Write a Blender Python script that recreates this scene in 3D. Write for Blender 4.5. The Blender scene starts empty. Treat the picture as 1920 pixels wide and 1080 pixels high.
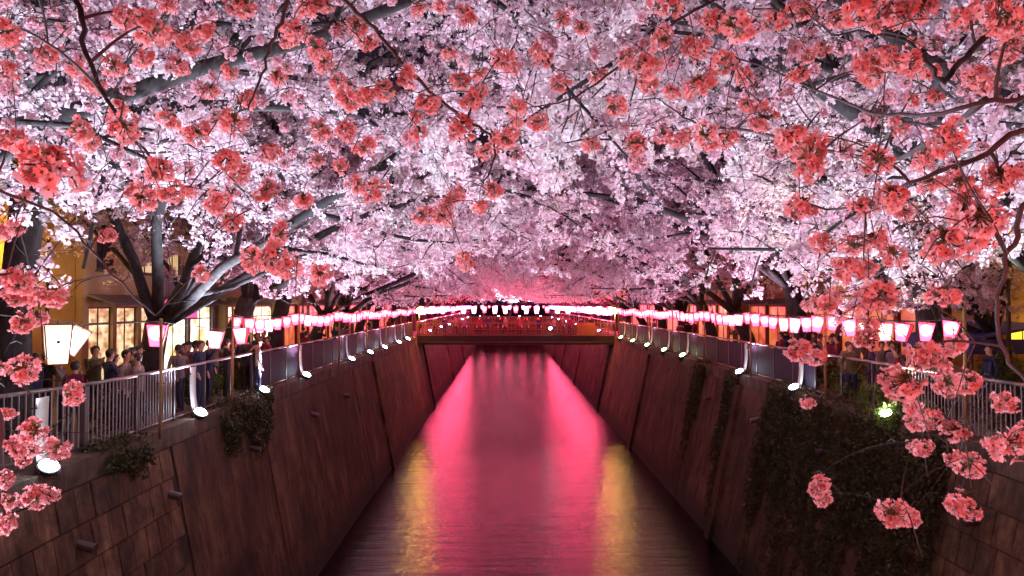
import bpy, math, random
import numpy as np
from mathutils import Vector, Matrix, Euler
from math import radians as R, pi, sin, cos, atan2, sqrt

random.seed(7)
rng = np.random.default_rng(7)
S = bpy.context.scene
COL = S.collection

# ------------------------------------------------------------------ camera
EYE = 8.9; ZST = 6.15                       # eye height and street height above the water
FPX = 1400.0
PITCH, YAW = R(1.23), R(-0.49)
cd = bpy.data.cameras.new('camera'); cam = bpy.data.objects.new('camera', cd); COL.objects.link(cam)
cam.location = (0, 0, EYE)
cam.rotation_euler = (pi/2 + PITCH, 0, YAW)
cd.sensor_width = 36; cd.lens = FPX/1920*36
cd.clip_start = 0.05; cd.clip_end = 2000
S.camera = cam
CR = Euler((pi/2 + PITCH, 0, YAW)).to_matrix()
def at(px, py, d):
    """the place that lies d metres deep along the line of sight through a point of the photograph"""
    v = CR @ Vector(((px-960)/FPX, -(py-540)/FPX, -1.0))
    return Vector((0, 0, EYE)) + v*d

# ------------------------------------------------------------------ night sky
w = bpy.data.worlds.new('World'); S.world = w; w.use_nodes = True
nt = w.node_tree; bg = nt.nodes['Background']
sky = nt.nodes.new('ShaderNodeTexSky'); sky.sky_type = 'NISHITA'; sky.sun_disc = False
sky.sun_elevation = R(-4.0); sky.sun_rotation = R(200)
mx = nt.nodes.new('ShaderNodeMixRGB'); mx.blend_type = 'ADD'; mx.inputs['Fac'].default_value = 1
mx.inputs['Color2'].default_value = (.12, .05, .13, 1)
nt.links.new(sky.outputs['Color'], mx.inputs['Color1'])
nt.links.new(mx.outputs['Color'], bg.inputs['Color'])
bg.inputs['Strength'].default_value = 0.15
S.view_settings.view_transform = 'Standard'; S.view_settings.look = 'None'
S.view_settings.exposure = 0.0; S.view_settings.gamma = 1.0; S.view_settings.use_curve_mapping = False
cy = S.cycles
cy.max_bounces = 5; cy.diffuse_bounces = 2; cy.glossy_bounces = 2; cy.transmission_bounces = 2
cy.transparent_max_bounces = 4; cy.sample_clamp_indirect = 4.0
cy.caustics_reflective = False; cy.caustics_refractive = False
cy.use_denoising = True

# ------------------------------------------------------------------ materials
def mat(name, col, rough=.7, metal=0.0, noise=None, scale=3.0, bump=0.0, emis=None, estr=0.0, vary=0.0, trans=0.0, spec=.5, stretch=(1,1,1)):
    """procedural surface: noise = second colour mixed in by a noise, vary = brightness change from piece to piece"""
    m = bpy.data.materials.new(name); m.use_nodes = True
    n = m.node_tree; N = n.nodes; L = n.links
    p = N['Principled BSDF']
    p.inputs['Base Color'].default_value = (*col, 1)
    p.inputs['Roughness'].default_value = rough; p.inputs['Metallic'].default_value = metal
    p.inputs['Specular IOR Level'].default_value = spec
    src = None
    if noise or bump:
        tc = N.new('ShaderNodeTexCoord'); mp = N.new('ShaderNodeMapping'); mp.inputs['Scale'].default_value = stretch
        L.new(tc.outputs['Object'], mp.inputs['Vector'])
        nz = N.new('ShaderNodeTexNoise'); nz.inputs['Scale'].default_value = scale; nz.inputs['Detail'].default_value = 6; nz.inputs['Roughness'].default_value = .65
        L.new(mp.outputs['Vector'], nz.inputs['Vector'])
        if noise:
            rp = N.new('ShaderNodeValToRGB'); rp.color_ramp.elements[0].position = .35; rp.color_ramp.elements[1].position = .65
            rp.color_ramp.elements[0].color = (*col, 1); rp.color_ramp.elements[1].color = (*noise, 1)
            L.new(nz.outputs['Fac'], rp.inputs['Fac']); src = rp.outputs['Color']
        if bump:
            b = N.new('ShaderNodeBump'); b.inputs['Strength'].default_value = bump; b.inputs['Distance'].default_value = .03
            L.new(nz.outputs['Fac'], b.inputs['Height']); L.new(b.outputs['Normal'], p.inputs['Normal'])
    if vary:
        oi = N.new('ShaderNodeObjectInfo'); mr = N.new('ShaderNodeMapRange')
        mr.inputs['To Min'].default_value = 1-vary; mr.inputs['To Max'].default_value = 1+vary*.6
        L.new(oi.outputs['Random'], mr.inputs['Value'])
        vm = N.new('ShaderNodeVectorMath'); vm.operation = 'SCALE'
        if src: L.new(src, vm.inputs[0])
        else: vm.inputs[0].default_value = col
        L.new(mr.outputs['Result'], vm.inputs['Scale']); src = vm.outputs['Vector']
    if src: L.new(src, p.inputs['Base Color'])
    if emis:
        p.inputs['Emission Color'].default_value = (*emis, 1); p.inputs['Emission Strength'].default_value = estr
    if trans:
        out = N['Material Output']; tr = N.new('ShaderNodeBsdfTranslucent'); mix = N.new('ShaderNodeMixShader')
        mix.inputs['Fac'].default_value = trans
        tr.inputs['Color'].default_value = (*col, 1)
        if src: L.new(src, tr.inputs['Color'])
        L.new(p.outputs['BSDF'], mix.inputs[1]); L.new(tr.outputs['BSDF'], mix.inputs[2]); L.new(mix.outputs['Shader'], out.inputs['Surface'])
    return m

M = {}
M['bark'] = mat('cherry_bark', (.014,.011,.011), .85, noise=(.05,.04,.042), scale=9, bump=1.0, stretch=(1,1,.5))
M['twig'] = mat('twig_bark', (.05,.025,.025), .8, noise=(.09,.05,.05), scale=9)
M['blossom'] = mat('pale_blossom', (.84,.50,.60), .8, noise=(.92,.82,.86), scale=.8, trans=.32, spec=.2)
M['petal'] = mat('lantern_tinted_petal', (.90,.26,.26), .65, noise=(.93,.42,.42), scale=25, trans=.35, spec=.25)  # red-pink of the lantern light is partly put into this base colour
M['petal_soft'] = mat('lantern_tinted_petal_soft', (.84,.38,.46), .65, noise=(.90,.58,.66), scale=25, trans=.35, spec=.25)  # weaker lantern pink in the base colour, for the deeper clusters
M['stamen'] = mat('dark_red_flower_centre', (.32,.02,.02), .7)
M['calyx'] = mat('olive_flower_stalk', (.14,.10,.03), .7)
M['young_leaf'] = mat('olive_young_leaf', (.13,.12,.03), .6, noise=(.22,.10,.04), scale=6, trans=.3)
M['ivy'] = mat('ivy_leaf', (.035,.042,.012), .6, noise=(.09,.075,.03), scale=2.5, trans=.2)
M['shrub'] = mat('shrub_leaf', (.07,.12,.02), .6, noise=(.16,.17,.03), scale=3, trans=.35)
M['concrete'] = mat('stained_concrete', (.055,.028,.018), .85, noise=(.19,.105,.065), scale=1.0, bump=.9, vary=.12, stretch=(1.6,1.6,.35))
M['block'] = mat('wall_stone', (.10,.055,.034), .85, noise=(.25,.15,.095), scale=2.6, bump=.8, vary=.35, stretch=(1.6,1.6,.6))
M['joint'] = mat('dark_joint', (.03,.02,.018), .95, noise=(.06,.04,.035), scale=2)
M['stamen'].name = 'dark_red_flower_centre'
M['coping'] = mat('coping_concrete', (.12,.075,.055), .85, noise=(.23,.16,.12), scale=1.6, bump=.5)
M['paving'] = mat('street_paving', (.14,.11,.10), .8, noise=(.22,.18,.16), scale=1.2, bump=.3, vary=.15)
M['soil'] = mat('dark_soil', (.05,.035,.025), .95, noise=(.09,.07,.04), scale=2, bump=.6)
M['rail'] = mat('railing_metal', (.32,.26,.27), .38, .7, noise=(.22,.17,.18), scale=8)
M['bar'] = mat('railing_bar_paint', (.36,.31,.34), .45, .3)
M['post'] = mat('dark_post_metal', (.10,.07,.075), .45, .5)
M['navy_panel'] = mat('navy_panel', (.018,.010,.03), .7, noise=(.03,.015,.035), scale=1.5, spec=.2)
M['pole'] = mat('bamboo_pole', (.45,.25,.10), .5, noise=(.30,.16,.06), scale=6, stretch=(1,1,.2))
M['frame'] = mat('lantern_wood', (.12,.02,.02), .6)
M['cable'] = mat('black_cable', (.02,.02,.02), .6)
M['flood'] = mat('flood_housing', (.06,.06,.07), .4, .5)
M['sheet'] = mat('white_shield_sheet', (.80,.78,.76), .6, noise=(.70,.68,.66), scale=4, trans=.3)
M['fascia'] = mat('bridge_paint_red', (.07,.03,.035), .6, noise=(.05,.022,.028), scale=1.5)
M['orange'] = mat('bridge_rail_paint', (.20,.06,.022), .6)
M['panelboard'] = mat('orange_board', (.65,.24,.10), .6, noise=(.55,.18,.08), scale=2)
M['cream'] = mat('cream_render', (.55,.38,.20), .85, noise=(.46,.31,.16), scale=1.5, bump=.2)
M['ochre'] = mat('ochre_render', (.62,.36,.06), .85, noise=(.52,.29,.05), scale=1.2, bump=.2)
M['brick'] = mat('rust_render', (.30,.10,.04), .85, noise=(.22,.07,.03), scale=1.5, bump=.3)
M['grey'] = mat('grey_render', (.30,.25,.28), .85, noise=(.22,.18,.21), scale=1.5, bump=.2)
M['winframe'] = mat('window_frame_metal', (.08,.06,.06), .4, .6)
M['roofing'] = mat('roofing', (.09,.08,.09), .8, noise=(.13,.11,.12), scale=2)
def glass(name, col, e, s, tint=(.05,.04,.05)):
    return mat(name, tint, .08, noise=None, emis=col, estr=s)
M['darkpane'] = mat('dark_glass', (.03,.03,.045), .07)
M['awning'] = mat('blue_awning', (.07,.06,.30), .7, noise=(.05,.04,.22), scale=3)
M['skin'] = mat('skin', (.62,.36,.26), .55, noise=(.56,.31,.22), scale=9)
M['hair'] = mat('black_hair', (.018,.013,.012), .45, noise=(.035,.02,.018), scale=30, stretch=(1,1,.2))
M['white_plastic'] = mat('white_plastic', (.7,.68,.65), .5)

def lit(name, c1, c2, s, scale=1.0, kind='noise'):
    """a glowing surface whose light varies: a shop window with things inside it, or lantern paper round its bulb"""
    m = bpy.data.materials.new(name); m.use_nodes = True
    N = m.node_tree.nodes; L = m.node_tree.links; p = N['Principled BSDF']
    p.inputs['Base Color'].default_value = (.5,.4,.35,1); p.inputs['Roughness'].default_value = .3
    tc = N.new('ShaderNodeTexCoord'); rp = N.new('ShaderNodeValToRGB')
    rp.color_ramp.elements[0].color = (*c1,1); rp.color_ramp.elements[1].color = (*c2,1)
    if kind == 'noise':
        mp = N.new('ShaderNodeMapping'); mp.inputs['Scale'].default_value = (1,1,1.6)
        v = N.new('ShaderNodeTexNoise'); v.inputs['Scale'].default_value = scale; v.inputs['Detail'].default_value = 5
        L.new(tc.outputs['Object'], mp.inputs['Vector']); L.new(mp.outputs['Vector'], v.inputs['Vector'])
        L.new(v.outputs['Fac'], rp.inputs['Fac'])
        rp.color_ramp.elements[0].position = .38; rp.color_ramp.elements[1].position = .62
    else:
        ln = N.new('ShaderNodeVectorMath'); ln.operation = 'LENGTH'
        mp = N.new('ShaderNodeMapping'); mp.inputs['Scale'].default_value = (scale,)*3; mp.inputs['Location'].default_value = kind
        L.new(tc.outputs['Object'], mp.inputs['Vector']); L.new(mp.outputs['Vector'], ln.inputs[0]); L.new(ln.outputs['Value'], rp.inputs['Fac'])
        rp.color_ramp.elements[0].position = .32; rp.color_ramp.elements[1].position = .92
    L.new(rp.outputs['Color'], p.inputs['Emission Color']); p.inputs['Emission Strength'].default_value = s
    return m
LANT = 11.0
M['paper'] = lit('lantern_paper', (1,.58,.54), (1,.05,.12), LANT*.7, 4.2, (0,0,.80))
M['paper_warm'] = lit('lantern_paper_cream', (1,.86,.68), (1,.38,.20), 1.9, 2.0, (0,0,.7))
M['paper_side'] = mat('red_lantern_side', (.7,.05,.08), .6, emis=(1,.03,.06), estr=1.5)
M['paper_red'] = lit('lantern_paper_red', (1,.25,.22), (1,.04,.08), 14, 3.4, (0,0,.85))
M['paper_far'] = lit('lantern_paper_far', (1,.13,.26), (1,.03,.12), 60, 2.4, (0,0,.85))
M['lens'] = mat('flood_lens', (.8,.8,.8), .3, emis=(.72,.88,1), estr=60)
M['lens_green'] = mat('flood_lens_green', (.8,.8,.8), .3, emis=(.70,1,.55), estr=40)
M['lens_pink'] = mat('fill_lens_pink', (.8,.4,.4), .3, emis=(1,.28,.22), estr=20)  # glow of the added pink fill lights
M['bulb'] = mat('street_lamp_bulb', (.8,.7,.5), .3, emis=(1,.62,.18), estr=30)
M['globe'] = mat('yellow_globe', (.8,.7,.4), .3, emis=(1,.62,.09), estr=280)
M['shop_yellow'] = lit('shop_glow_yellow', (.35,.13,.03), (1,.80,.45), 1.2, 2.6)
M['shop_white'] = lit('shop_glow_white', (.50,.34,.12), (1,1,.80), 2.2, 1.9)
M['shop_red'] = lit('shop_glow_orange', (.6,.05,.02), (1,.26,.05), .8, 1.5)
M['room'] = lit('room_glow', (.8,.42,.15), (1,.7,.35), .7, .8)
M['sign_y'] = mat('yellow_sign_face', (.8,.6,.05), .5, emis=(1,.70,.05), estr=1.6)
M['sign_p'] = mat('pink_sign_face', (.8,.1,.3), .5, emis=(1,.08,.35), estr=1.4)

# concrete of the far walls gets dark vertical streaks (real stains)
def streaks(m):
    N = m.node_tree.nodes; L = m.node_tree.links; p = N['Principled BSDF']
    src = p.inputs['Base Color'].links[0].from_socket
    tc = N.new('ShaderNodeTexCoord'); mp = N.new('ShaderNodeMapping'); mp.inputs['Scale'].default_value = (2.0,2.0,.10)
    nz = N.new('ShaderNodeTexNoise'); nz.inputs['Scale'].default_value = 1.3; nz.inputs['Detail'].default_value = 8; nz.inputs['Roughness'].default_value = .7
    L.new(tc.outputs['Object'], mp.inputs['Vector']); L.new(mp.outputs['Vector'], nz.inputs['Vector'])
    rp = N.new('ShaderNodeValToRGB'); rp.color_ramp.elements[0].position = .42; rp.color_ramp.elements[0].color = (.30,.27,.25,1)
    rp.color_ramp.elements[1].position = .58; rp.color_ramp.elements[1].color = (1,1,1,1)
    L.new(nz.outputs['Fac'], rp.inputs['Fac'])
    mm = N.new('ShaderNodeMixRGB'); mm.blend_type = 'MULTIPLY'; mm.inputs['Fac'].default_value = .6
    L.new(src, mm.inputs['Color1']); L.new(rp.outputs['Color'], mm.inputs['Color2']); L.new(mm.outputs['Color'], p.inputs['Base Color'])
def blotches(m, s, dark, light, zband=False):
    N = m.node_tree.nodes; L = m.node_tree.links; p = N['Principled BSDF']; src = p.inputs['Base Color'].links[0].from_socket
    tc = N.new('ShaderNodeTexCoord'); nz = N.new('ShaderNodeTexNoise'); nz.inputs['Scale'].default_value = s; nz.inputs['Detail'].default_value = 10; nz.inputs['Roughness'].default_value = .75; nz.inputs['Distortion'].default_value = .6
    L.new(tc.outputs['Object'], nz.inputs['Vector'])
    rp = N.new('ShaderNodeValToRGB'); rp.color_ramp.elements[0].position = .40; rp.color_ramp.elements[0].color = (*dark,1)
    rp.color_ramp.elements[1].position = .62; rp.color_ramp.elements[1].color = (*light,1)
    L.new(nz.outputs['Fac'], rp.inputs['Fac'])
    mm = N.new('ShaderNodeMixRGB'); mm.blend_type = 'MULTIPLY'; mm.inputs['Fac'].default_value = 1
    L.new(src, mm.inputs['Color1']); L.new(rp.outputs['Color'], mm.inputs['Color2']); out = mm.outputs['Color']
    if zband:                                  # damp algae band above the water line
        ge = N.new('ShaderNodeNewGeometry'); sx = N.new('ShaderNodeSeparateXYZ'); L.new(ge.outputs['Position'], sx.inputs['Vector'])
        ad = N.new('ShaderNodeMath'); ad.operation = 'MULTIPLY_ADD'; L.new(nz.outputs['Fac'], ad.inputs[0]); ad.inputs[1].default_value = -1.6; L.new(sx.outputs['Z'], ad.inputs[2])
        mr = N.new('ShaderNodeMapRange'); mr.inputs['From Min'].default_value = -.5; mr.inputs['From Max'].default_value = .35; L.new(ad.outputs['Value'], mr.inputs['Value'])
        m2 = N.new('ShaderNodeMixRGB'); m2.inputs['Color1'].default_value = (.018,.016,.010,1); L.new(mr.outputs['Result'], m2.inputs['Fac']); L.new(out, m2.inputs['Color2']); out = m2.outputs['Color']
    L.new(out, p.inputs['Base Color'])
streaks(M['concrete']); streaks(M['block']); streaks(M['coping'])
blotches(M['concrete'], .55, (.45,.42,.38), (1.5,1.35,1.15), True); blotches(M['block'], 1.2, (.45,.42,.38), (1.35,1.25,1.1), True); blotches(M['coping'], 1.5, (.5,.48,.45), (1.2,1.15,1.1))

def water_mat():
    m = bpy.data.materials.new('river_water'); m.use_nodes = True
    N = m.node_tree.nodes; L = m.node_tree.links; p = N['Principled BSDF']
    p.inputs['Base Color'].default_value = (.004,.004,.008,1); p.inputs['Roughness'].default_value = .035
    p.inputs['IOR'].default_value = 1.33; p.inputs['Specular IOR Level'].default_value = .75
    tc = N.new('ShaderNodeTexCoord')
    def wave(sc, scale, det):
        mp = N.new('ShaderNodeMapping'); mp.inputs['Scale'].default_value = sc
        nz = N.new('ShaderNodeTexNoise'); nz.inputs['Scale'].default_value = scale; nz.inputs['Detail'].default_value = det; nz.inputs['Roughness'].default_value = .6
        L.new(tc.outputs['Object'], mp.inputs['Vector']); L.new(mp.outputs['Vector'], nz.inputs['Vector']); return nz
    a = wave((.30,3.0,1), 2.4, 5); b = wave((.10,1.6,1), 1.1, 3)
    ad = N.new('ShaderNodeMath'); ad.operation = 'MULTIPLY_ADD'; L.new(b.outputs['Fac'], ad.inputs[0]); ad.inputs[1].default_value = 2.2; L.new(a.outputs['Fac'], ad.inputs[2])
    bp = N.new('ShaderNodeBump'); bp.inputs['Strength'].default_value = .40; bp.inputs['Distance'].default_value = .05
    c3 = wave((1.1,3.2,1), 5.0, 2); a2 = N.new('ShaderNodeMath'); a2.operation = 'MULTIPLY_ADD'; L.new(c3.outputs['Fac'], a2.inputs[0]); a2.inputs[1].default_value = .38; L.new(ad.outputs['Value'], a2.inputs[2])
    L.new(a2.outputs['Value'], bp.inputs['Height']); L.new(bp.outputs['Normal'], p.inputs['Normal'])
    return m
M['water'] = water_mat()

# ------------------------------------------------------------------ helpers
def wloc(o):
    v = Vector((0,0,0))
    while o is not None:
        v = v + Vector(o.location); o = o.parent
    return v
def link(name, me, parent=None, loc=(0,0,0)):
    o = bpy.data.objects.new(name, me); COL.objects.link(o); o.location = loc
    if parent is not None: o.parent = parent
    return o
def tag(o, label=None, cat=None, group=None, kind=None):
    if label: o['label'] = label
    if cat: o['category'] = cat
    if group: o['group'] = group
    if kind: o['kind'] = kind
    return o
def thing(name, label, cat, loc=(0,0,0), rotz=0, group=None):
    o = bpy.data.objects.new(name, None); COL.objects.link(o); o.location = loc; o.rotation_euler = (0,0,rotz)
    o.empty_display_size = .2
    return tag(o, label, cat, group)
def kids(o): return [c for c in KID.get(o.name, [])]
KID = {}
def index_kids():
    KID.clear()
    for o in bpy.data.objects:
        if o.parent is not None: KID.setdefault(o.parent.name, []).append(o)
def copy_tree(o, loc=None, rotz=None, scale=None, label=None, group=None, tilt=None, cat=None, parent=None):
    c = o.copy(); COL.objects.link(c)
    if parent is not None: c.parent = parent
    if loc is not None: c.location = loc
    if rotz is not None: c.rotation_euler = (tilt or (0,0))[0:1] + (tilt or (0,0))[1:2] + (rotz,) if tilt else (0,0,rotz)
    if scale is not None: c.scale = scale if hasattr(scale,'__len__') else (scale,)*3
    if label: c['label'] = label
    if group: c['group'] = group
    if cat: c['category'] = cat
    for k in KID.get(o.name, []): copy_tree(k, parent=c)
    return c

class MB:
    def __init__(s): s.v = []; s.f = []; s.m = []
    def add(s, vs, fs, mi=0):
        n = len(s.v); s.v += [tuple(v) for v in vs]; s.f += [tuple(i+n for i in f) for f in fs]; s.m += [mi]*len(fs); return s
    def box(s, lo, hi, mi=0, bev=0):
        x0,y0,z0 = lo; x1,y1,z1 = hi
        return s.add([(x0,y0,z0),(x1,y0,z0),(x1,y1,z0),(x0,y1,z0),(x0,y0,z1),(x1,y0,z1),(x1,y1,z1),(x0,y1,z1)],
              [(0,3,2,1),(4,5,6,7),(0,1,5,4),(1,2,6,5),(2,3,7,6),(3,0,4,7)], mi)
    def hexa(s, p, mi=0):
        return s.add(p, [(0,3,2,1),(4,5,6,7),(0,1,5,4),(1,2,6,5),(2,3,7,6),(3,0,4,7)], mi)
    def tube(s, pts, rad, n=6, mi=0, cap=True):
        pts = [Vector(p) for p in pts]
        if not hasattr(rad, '__len__'): rad = [rad]*len(pts)
        t = (pts[1]-pts[0]).normalized(); u = t.orthogonal().normalized()
        vs = []; fs = []
        for i, p in enumerate(pts):
            if 0 < i < len(pts)-1: t2 = (pts[i+1]-pts[i-1])
            elif i == 0: t2 = pts[1]-pts[0]
            else: t2 = pts[-1]-pts[-2]
            if t2.length < 1e-9: t2 = t
            t = t2.normalized(); u = (u - t*u.dot(t))
            u = u.normalized() if u.length > 1e-6 else t.orthogonal().normalized()
            b = t.cross(u)
            for k in range(n):
                a = 2*pi*k/n; vs.append(p + (u*cos(a)+b*sin(a))*rad[i])
        for i in range(len(pts)-1):
            for k in range(n):
                a = i*n+k; c = i*n+(k+1)%n; fs.append((a,c,c+n,a+n))
        if cap:
            fs.append(tuple(range(n))[::-1]); fs.append(tuple(range((len(pts)-1)*n, len(pts)*n)))
        return s.add(vs, fs, mi)
    def build(s, name, mats, parent=None, smooth=False, loc=None):
        me = bpy.data.meshes.new(name)
        off = loc if loc is not None else (wloc(parent) if parent is not None else Vector((0,0,0)))
        me.from_pydata([(v[0]-off[0], v[1]-off[1], v[2]-off[2]) for v in s.v], [], s.f)
        if not isinstance(mats, (list,tuple)): mats = [mats]
        for m in mats: me.materials.append(m)
        if len(mats) > 1: me.polygons.foreach_set('material_index', s.m)
        if smooth: me.polygons.foreach_set('use_smooth', [True]*len(me.polygons))
        me.update()
        o = link(name, me, parent)
        if parent is None and loc is not None: o.location = loc
        return o
def np_mesh(name, V, F, mats, smooth=False):
    """V (n,3) and quads F (m,4) to a mesh"""
    me = bpy.data.meshes.new(name); V = np.asarray(V, np.float32); F = np.asarray(F, np.int32)
    me.vertices.add(len(V)); me.vertices.foreach_set('co', V.ravel())
    k = F.shape[1]; me.loops.add(F.size); me.loops.foreach_set('vertex_index', F.ravel())
    me.polygons.add(len(F)); me.polygons.foreach_set('loop_start', np.arange(0, F.size, k, dtype=np.int32))
    me.update(calc_edges=True)
    for m in (mats if isinstance(mats, (list,tuple)) else [mats]): me.materials.append(m)
    return me
def rand_rot(n, r):
    q = r.normal(size=(n,4)); q /= np.linalg.norm(q, axis=1)[:,None]
    w_,x,y,z = q.T
    return np.stack([1-2*(y*y+z*z),2*(x*y-z*w_),2*(x*z+y*w_),2*(x*y+z*w_),1-2*(x*x+z*z),2*(y*z-x*w_),2*(x*z-y*w_),2*(y*z+x*w_),1-2*(x*x+y*y)],1).reshape(n,3,3)
def leaf_cloud(P, per, rad, size, r, aspect=.7):
    """per kite-shaped petals or leaves round each of the points P"""
    P = np.asarray(P); n = len(P)*per
    off = r.normal(size=(n,3)); off /= np.linalg.norm(off,axis=1)[:,None]; off *= (rad*r.uniform(.35,1.0,n)**.6)[:,None]
    c = np.repeat(P, per, 0)+off
    kite = np.array([(0,-.5,0),(aspect*.5,.05,.09),(0,.5,0),(-aspect*.5,.05,.09)])
    sz = size*r.uniform(.7,1.25,n)
    V = np.einsum('nij,kj->nki', rand_rot(n,r), kite)*sz[:,None,None]+c[:,None,:]
    return V.reshape(-1,3), np.arange(n*4).reshape(-1,4)

# ------------------------------------------------------------------ banks
XL, XR = -7.4, 9.1                       # wall tops at street level
WL, WR = -6.2, 7.8                       # wall feet at the water
FL, FR = -7.62, 9.36                     # railing lines
ZEND = 160
def ground(name, x0, x1, y0, y1, z=ZST, m='paving'):
    return tag(MB().add([(x0,y0,z),(x1,y0,z),(x1,y1,z),(x0,y1,z)], [(0,1,2,3)]).build(name, M[m]), kind='structure')
tag(MB().add([(-30,-30,-.9),(30,-30,-.9),(30,ZEND+2,-.9),(-30,ZEND+2,-.9)], [(0,1,2,3)]).build('river_bed', M['soil']), kind='structure')
tag(MB().add([(WL-.4,-30,0),(WR+.4,-30,0),(WR+.4,ZEND+.2,0),(WL-.4,ZEND+.2,0)], [(0,1,2,3)]).build('water', M['water']), kind='structure')
ground('street_left', -700, XL-.45, -30, 900); ground('street_right', XR+.45, 700, -30, 900)
ground('ground', XL-.45, XR+.45, ZEND+.5, 900, ZST, 'soil')
ground('ground', -700, 700, -400, -30, ZST, 'soil')

def wallpt(side, y, t, n=0.0):
    """a point on the battered wall face: y along the river, t metres below street level, n proud of the face"""
    if side < 0: x = XL + (WL-XL)*(t/ZST) + n
    else: x = XR + (WR-XR)*(t/ZST) - n
    return (x, y, ZST-t)
def wallbox(mb, side, y0, y1, t0, t1, n0, n1, mi=0):
    p = [wallpt(side,y0,t1,n0), wallpt(side,y1,t1,n0), wallpt(side,y1,t1,n1), wallpt(side,y0,t1,n1),
         wallpt(side,y0,t0,n0), wallpt(side,y1,t0,n0), wallpt(side,y1,t0,n1), wallpt(side,y0,t0,n1)]
    return mb.hexa(p, mi)
for side, nm in ((-1,'left'), (1,'right')):
    wall = thing('retaining_wall', {-1:'tall dark battered river wall below the left railing, blocks near and concrete far',
                 1:'tall dark battered river wall below the right railing, partly hung with ivy'}[side], 'wall', (XL if side<0 else XR, 0, 0))
    b = MB(); wallbox(b, side, -30, ZEND+.3, 0.02, 7.2, -1.2, 0.0)
    b.build('wall_core', M['joint'], wall)
    # coping in cast lengths
    y = 2.0
    while y < ZEND:
        y1 = min(y+3.0, ZEND)
        c = MB(); e = .003*(int(y)%3)
        xo = XL if side < 0 else XR; s_ = 1 if side < 0 else -1
        x0, x1 = sorted((xo - s_*.55, xo + s_*(.10+e)))
        c.box((x0, y+.006, ZST-.34), (x1, y1-.006, ZST+.06+e))
        c.build('coping_stone', M['coping'], wall); y = y1
    # near courses of stone blocks
    H = .62; Wd = .52; npart = 0; stuff = MB(); meshes = {}
    ylim = 15.9 if side < 0 else 15.9
    for row in range(9):
        t0 = .36 + row*H; yy = 6.5 + (row%2)*Wd*.5
        while yy < 15.9:
            wv = Wd*random.uniform(.96,1.04); n1 = random.uniform(.035,.065)
            bb = MB(); wallbox(bb, side, yy+.012, yy+wv-.012, t0+.014, min(t0+H-.014, 6.4), -.02, n1)
            if npart < 290: bb.build('stone_block', M['block'], wall); npart += 1
            else: stuff.v, stuff.f, stuff.m = (lambda n: (stuff.v+bb.v, stuff.f+[tuple(i+n for i in f) for f in bb.f], stuff.m+bb.m))(len(stuff.v))
            yy += wv
    if stuff.v: tag(stuff.build('stone_courses', M['block'], wall), kind='stuff')
    # concrete panels and buttress ribs
    y = 16.45; k = 0
    while y < ZEND:
        step = random.uniform(5.2,7.5); y1 = min(y+step, ZEND)
        bb = MB(); wallbox(bb, side, y+.02, y1-.02, .36, 6.5, -.02, random.uniform(.03,.06))
        bb.build('concrete_panel', M['concrete'], wall)
        if (k % 3 == 1 if side > 0 else k % 4 == 3) and y < 120:
            bb = MB(); wallbox(bb, side, y1-.45, y1+.15, .36, 6.5, -.02, .20)
            bb.build('buttress_rib', M['concrete'], wall)
        # weep pipes
        y = y1; k += 1
    for yy in ([12.6, 15.9, 21.0, 27.5, 33.0] if side < 0 else [13.9, 20.5, 26.0, 32.0]):
        a = Vector(wallpt(side, yy, 1.25, 0)); 
        bb = MB().tube([a, a+Vector((.32*(-side),0,-.08))], .085, 10)
        bb.build('drain_pipe', M['post'], wall)
# water-level footing shelf of the walls and closing wall at the bend
clo = thing('closing_wall', 'dark river wall far off where the river bends behind the bridge', 'wall', (0,ZEND,0))
for i in range(6):
    x0 = -8 + i*3
    MB().box((x0+.03,ZEND+.02,-.5),(x0+2.97,ZEND+.4+.01*i,ZST)).build('concrete_panel', M['concrete'], clo)

# ------------------------------------------------------------------ railings
def railing(side):
    X = FL if side < 0 else FR
    f = thing('railing', {-1:'metal riverside railing with pale upright bars along the left bank', 1:'metal riverside railing with upright bars along the right bank'}[side], 'railing', (X, 3, ZST))
    def xo(y):                            # the line swings outwards near the bridge we stand on
        e = max(0, 15.0-y); return X + side*min(.055*e*e, 2.5)*(1.0 if side<0 else .8)
    ys = [5.0]
    while ys[-1] < 61: ys.append(ys[-1]+1.75)
    for i, y in enumerate(ys):
        fat = .05 if (side < 0 and i in (5,)) else .026
        MB().box((xo(y)-fat, y-fat, ZST), (xo(y)+fat, y+fat, ZST+1.24)).build('post', M['post'], f)
    nb = 0; rest = MB()
    for i in range(len(ys)-1):
        a, b = ys[i], ys[i+1]
        for nm, z, r_, m in (('top_rail', ZST+1.27, .036, 'rail'), ('bottom_rail', ZST+.14, .02, 'rail')):
            MB().tube([(xo(a),a,z),(xo(b),b,z)], r_, 8).build(nm, M[m], f, True)
        if a > 22: MB().box((X-.012,a+.06,ZST+.2),(X+.012,b-.06,ZST+1.2)).build('panel', M['navy_panel'], f)
        n = 14
        for j in range(1, n):
            y = a+(b-a)*j/n; q = MB().box((xo(y)-.009,y-.009,ZST+.14),(xo(y)+.009,y+.009,ZST+1.25))
            if y < 17.2:
                q.build('baluster', M['bar'], f)
    # beyond the bridge
    far = MB(); y = 66
    while y < ZEND:
        far.box((X-.03,y-.03,ZST),(X+.03,y+.03,ZST+1.2)); y += 2.5
    far.tube([(X,64,ZST+1.22),(X,ZEND,ZST+1.22)], .035, 6)
    tag(far.build('railing', M['rail'], None, loc=(X,64,ZST)), {-1:'distant riverside railing beyond the bridge on the left bank',1:'distant riverside railing beyond the bridge on the right bank'}[side], 'railing')
railing(-1); railing(1)

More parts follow.
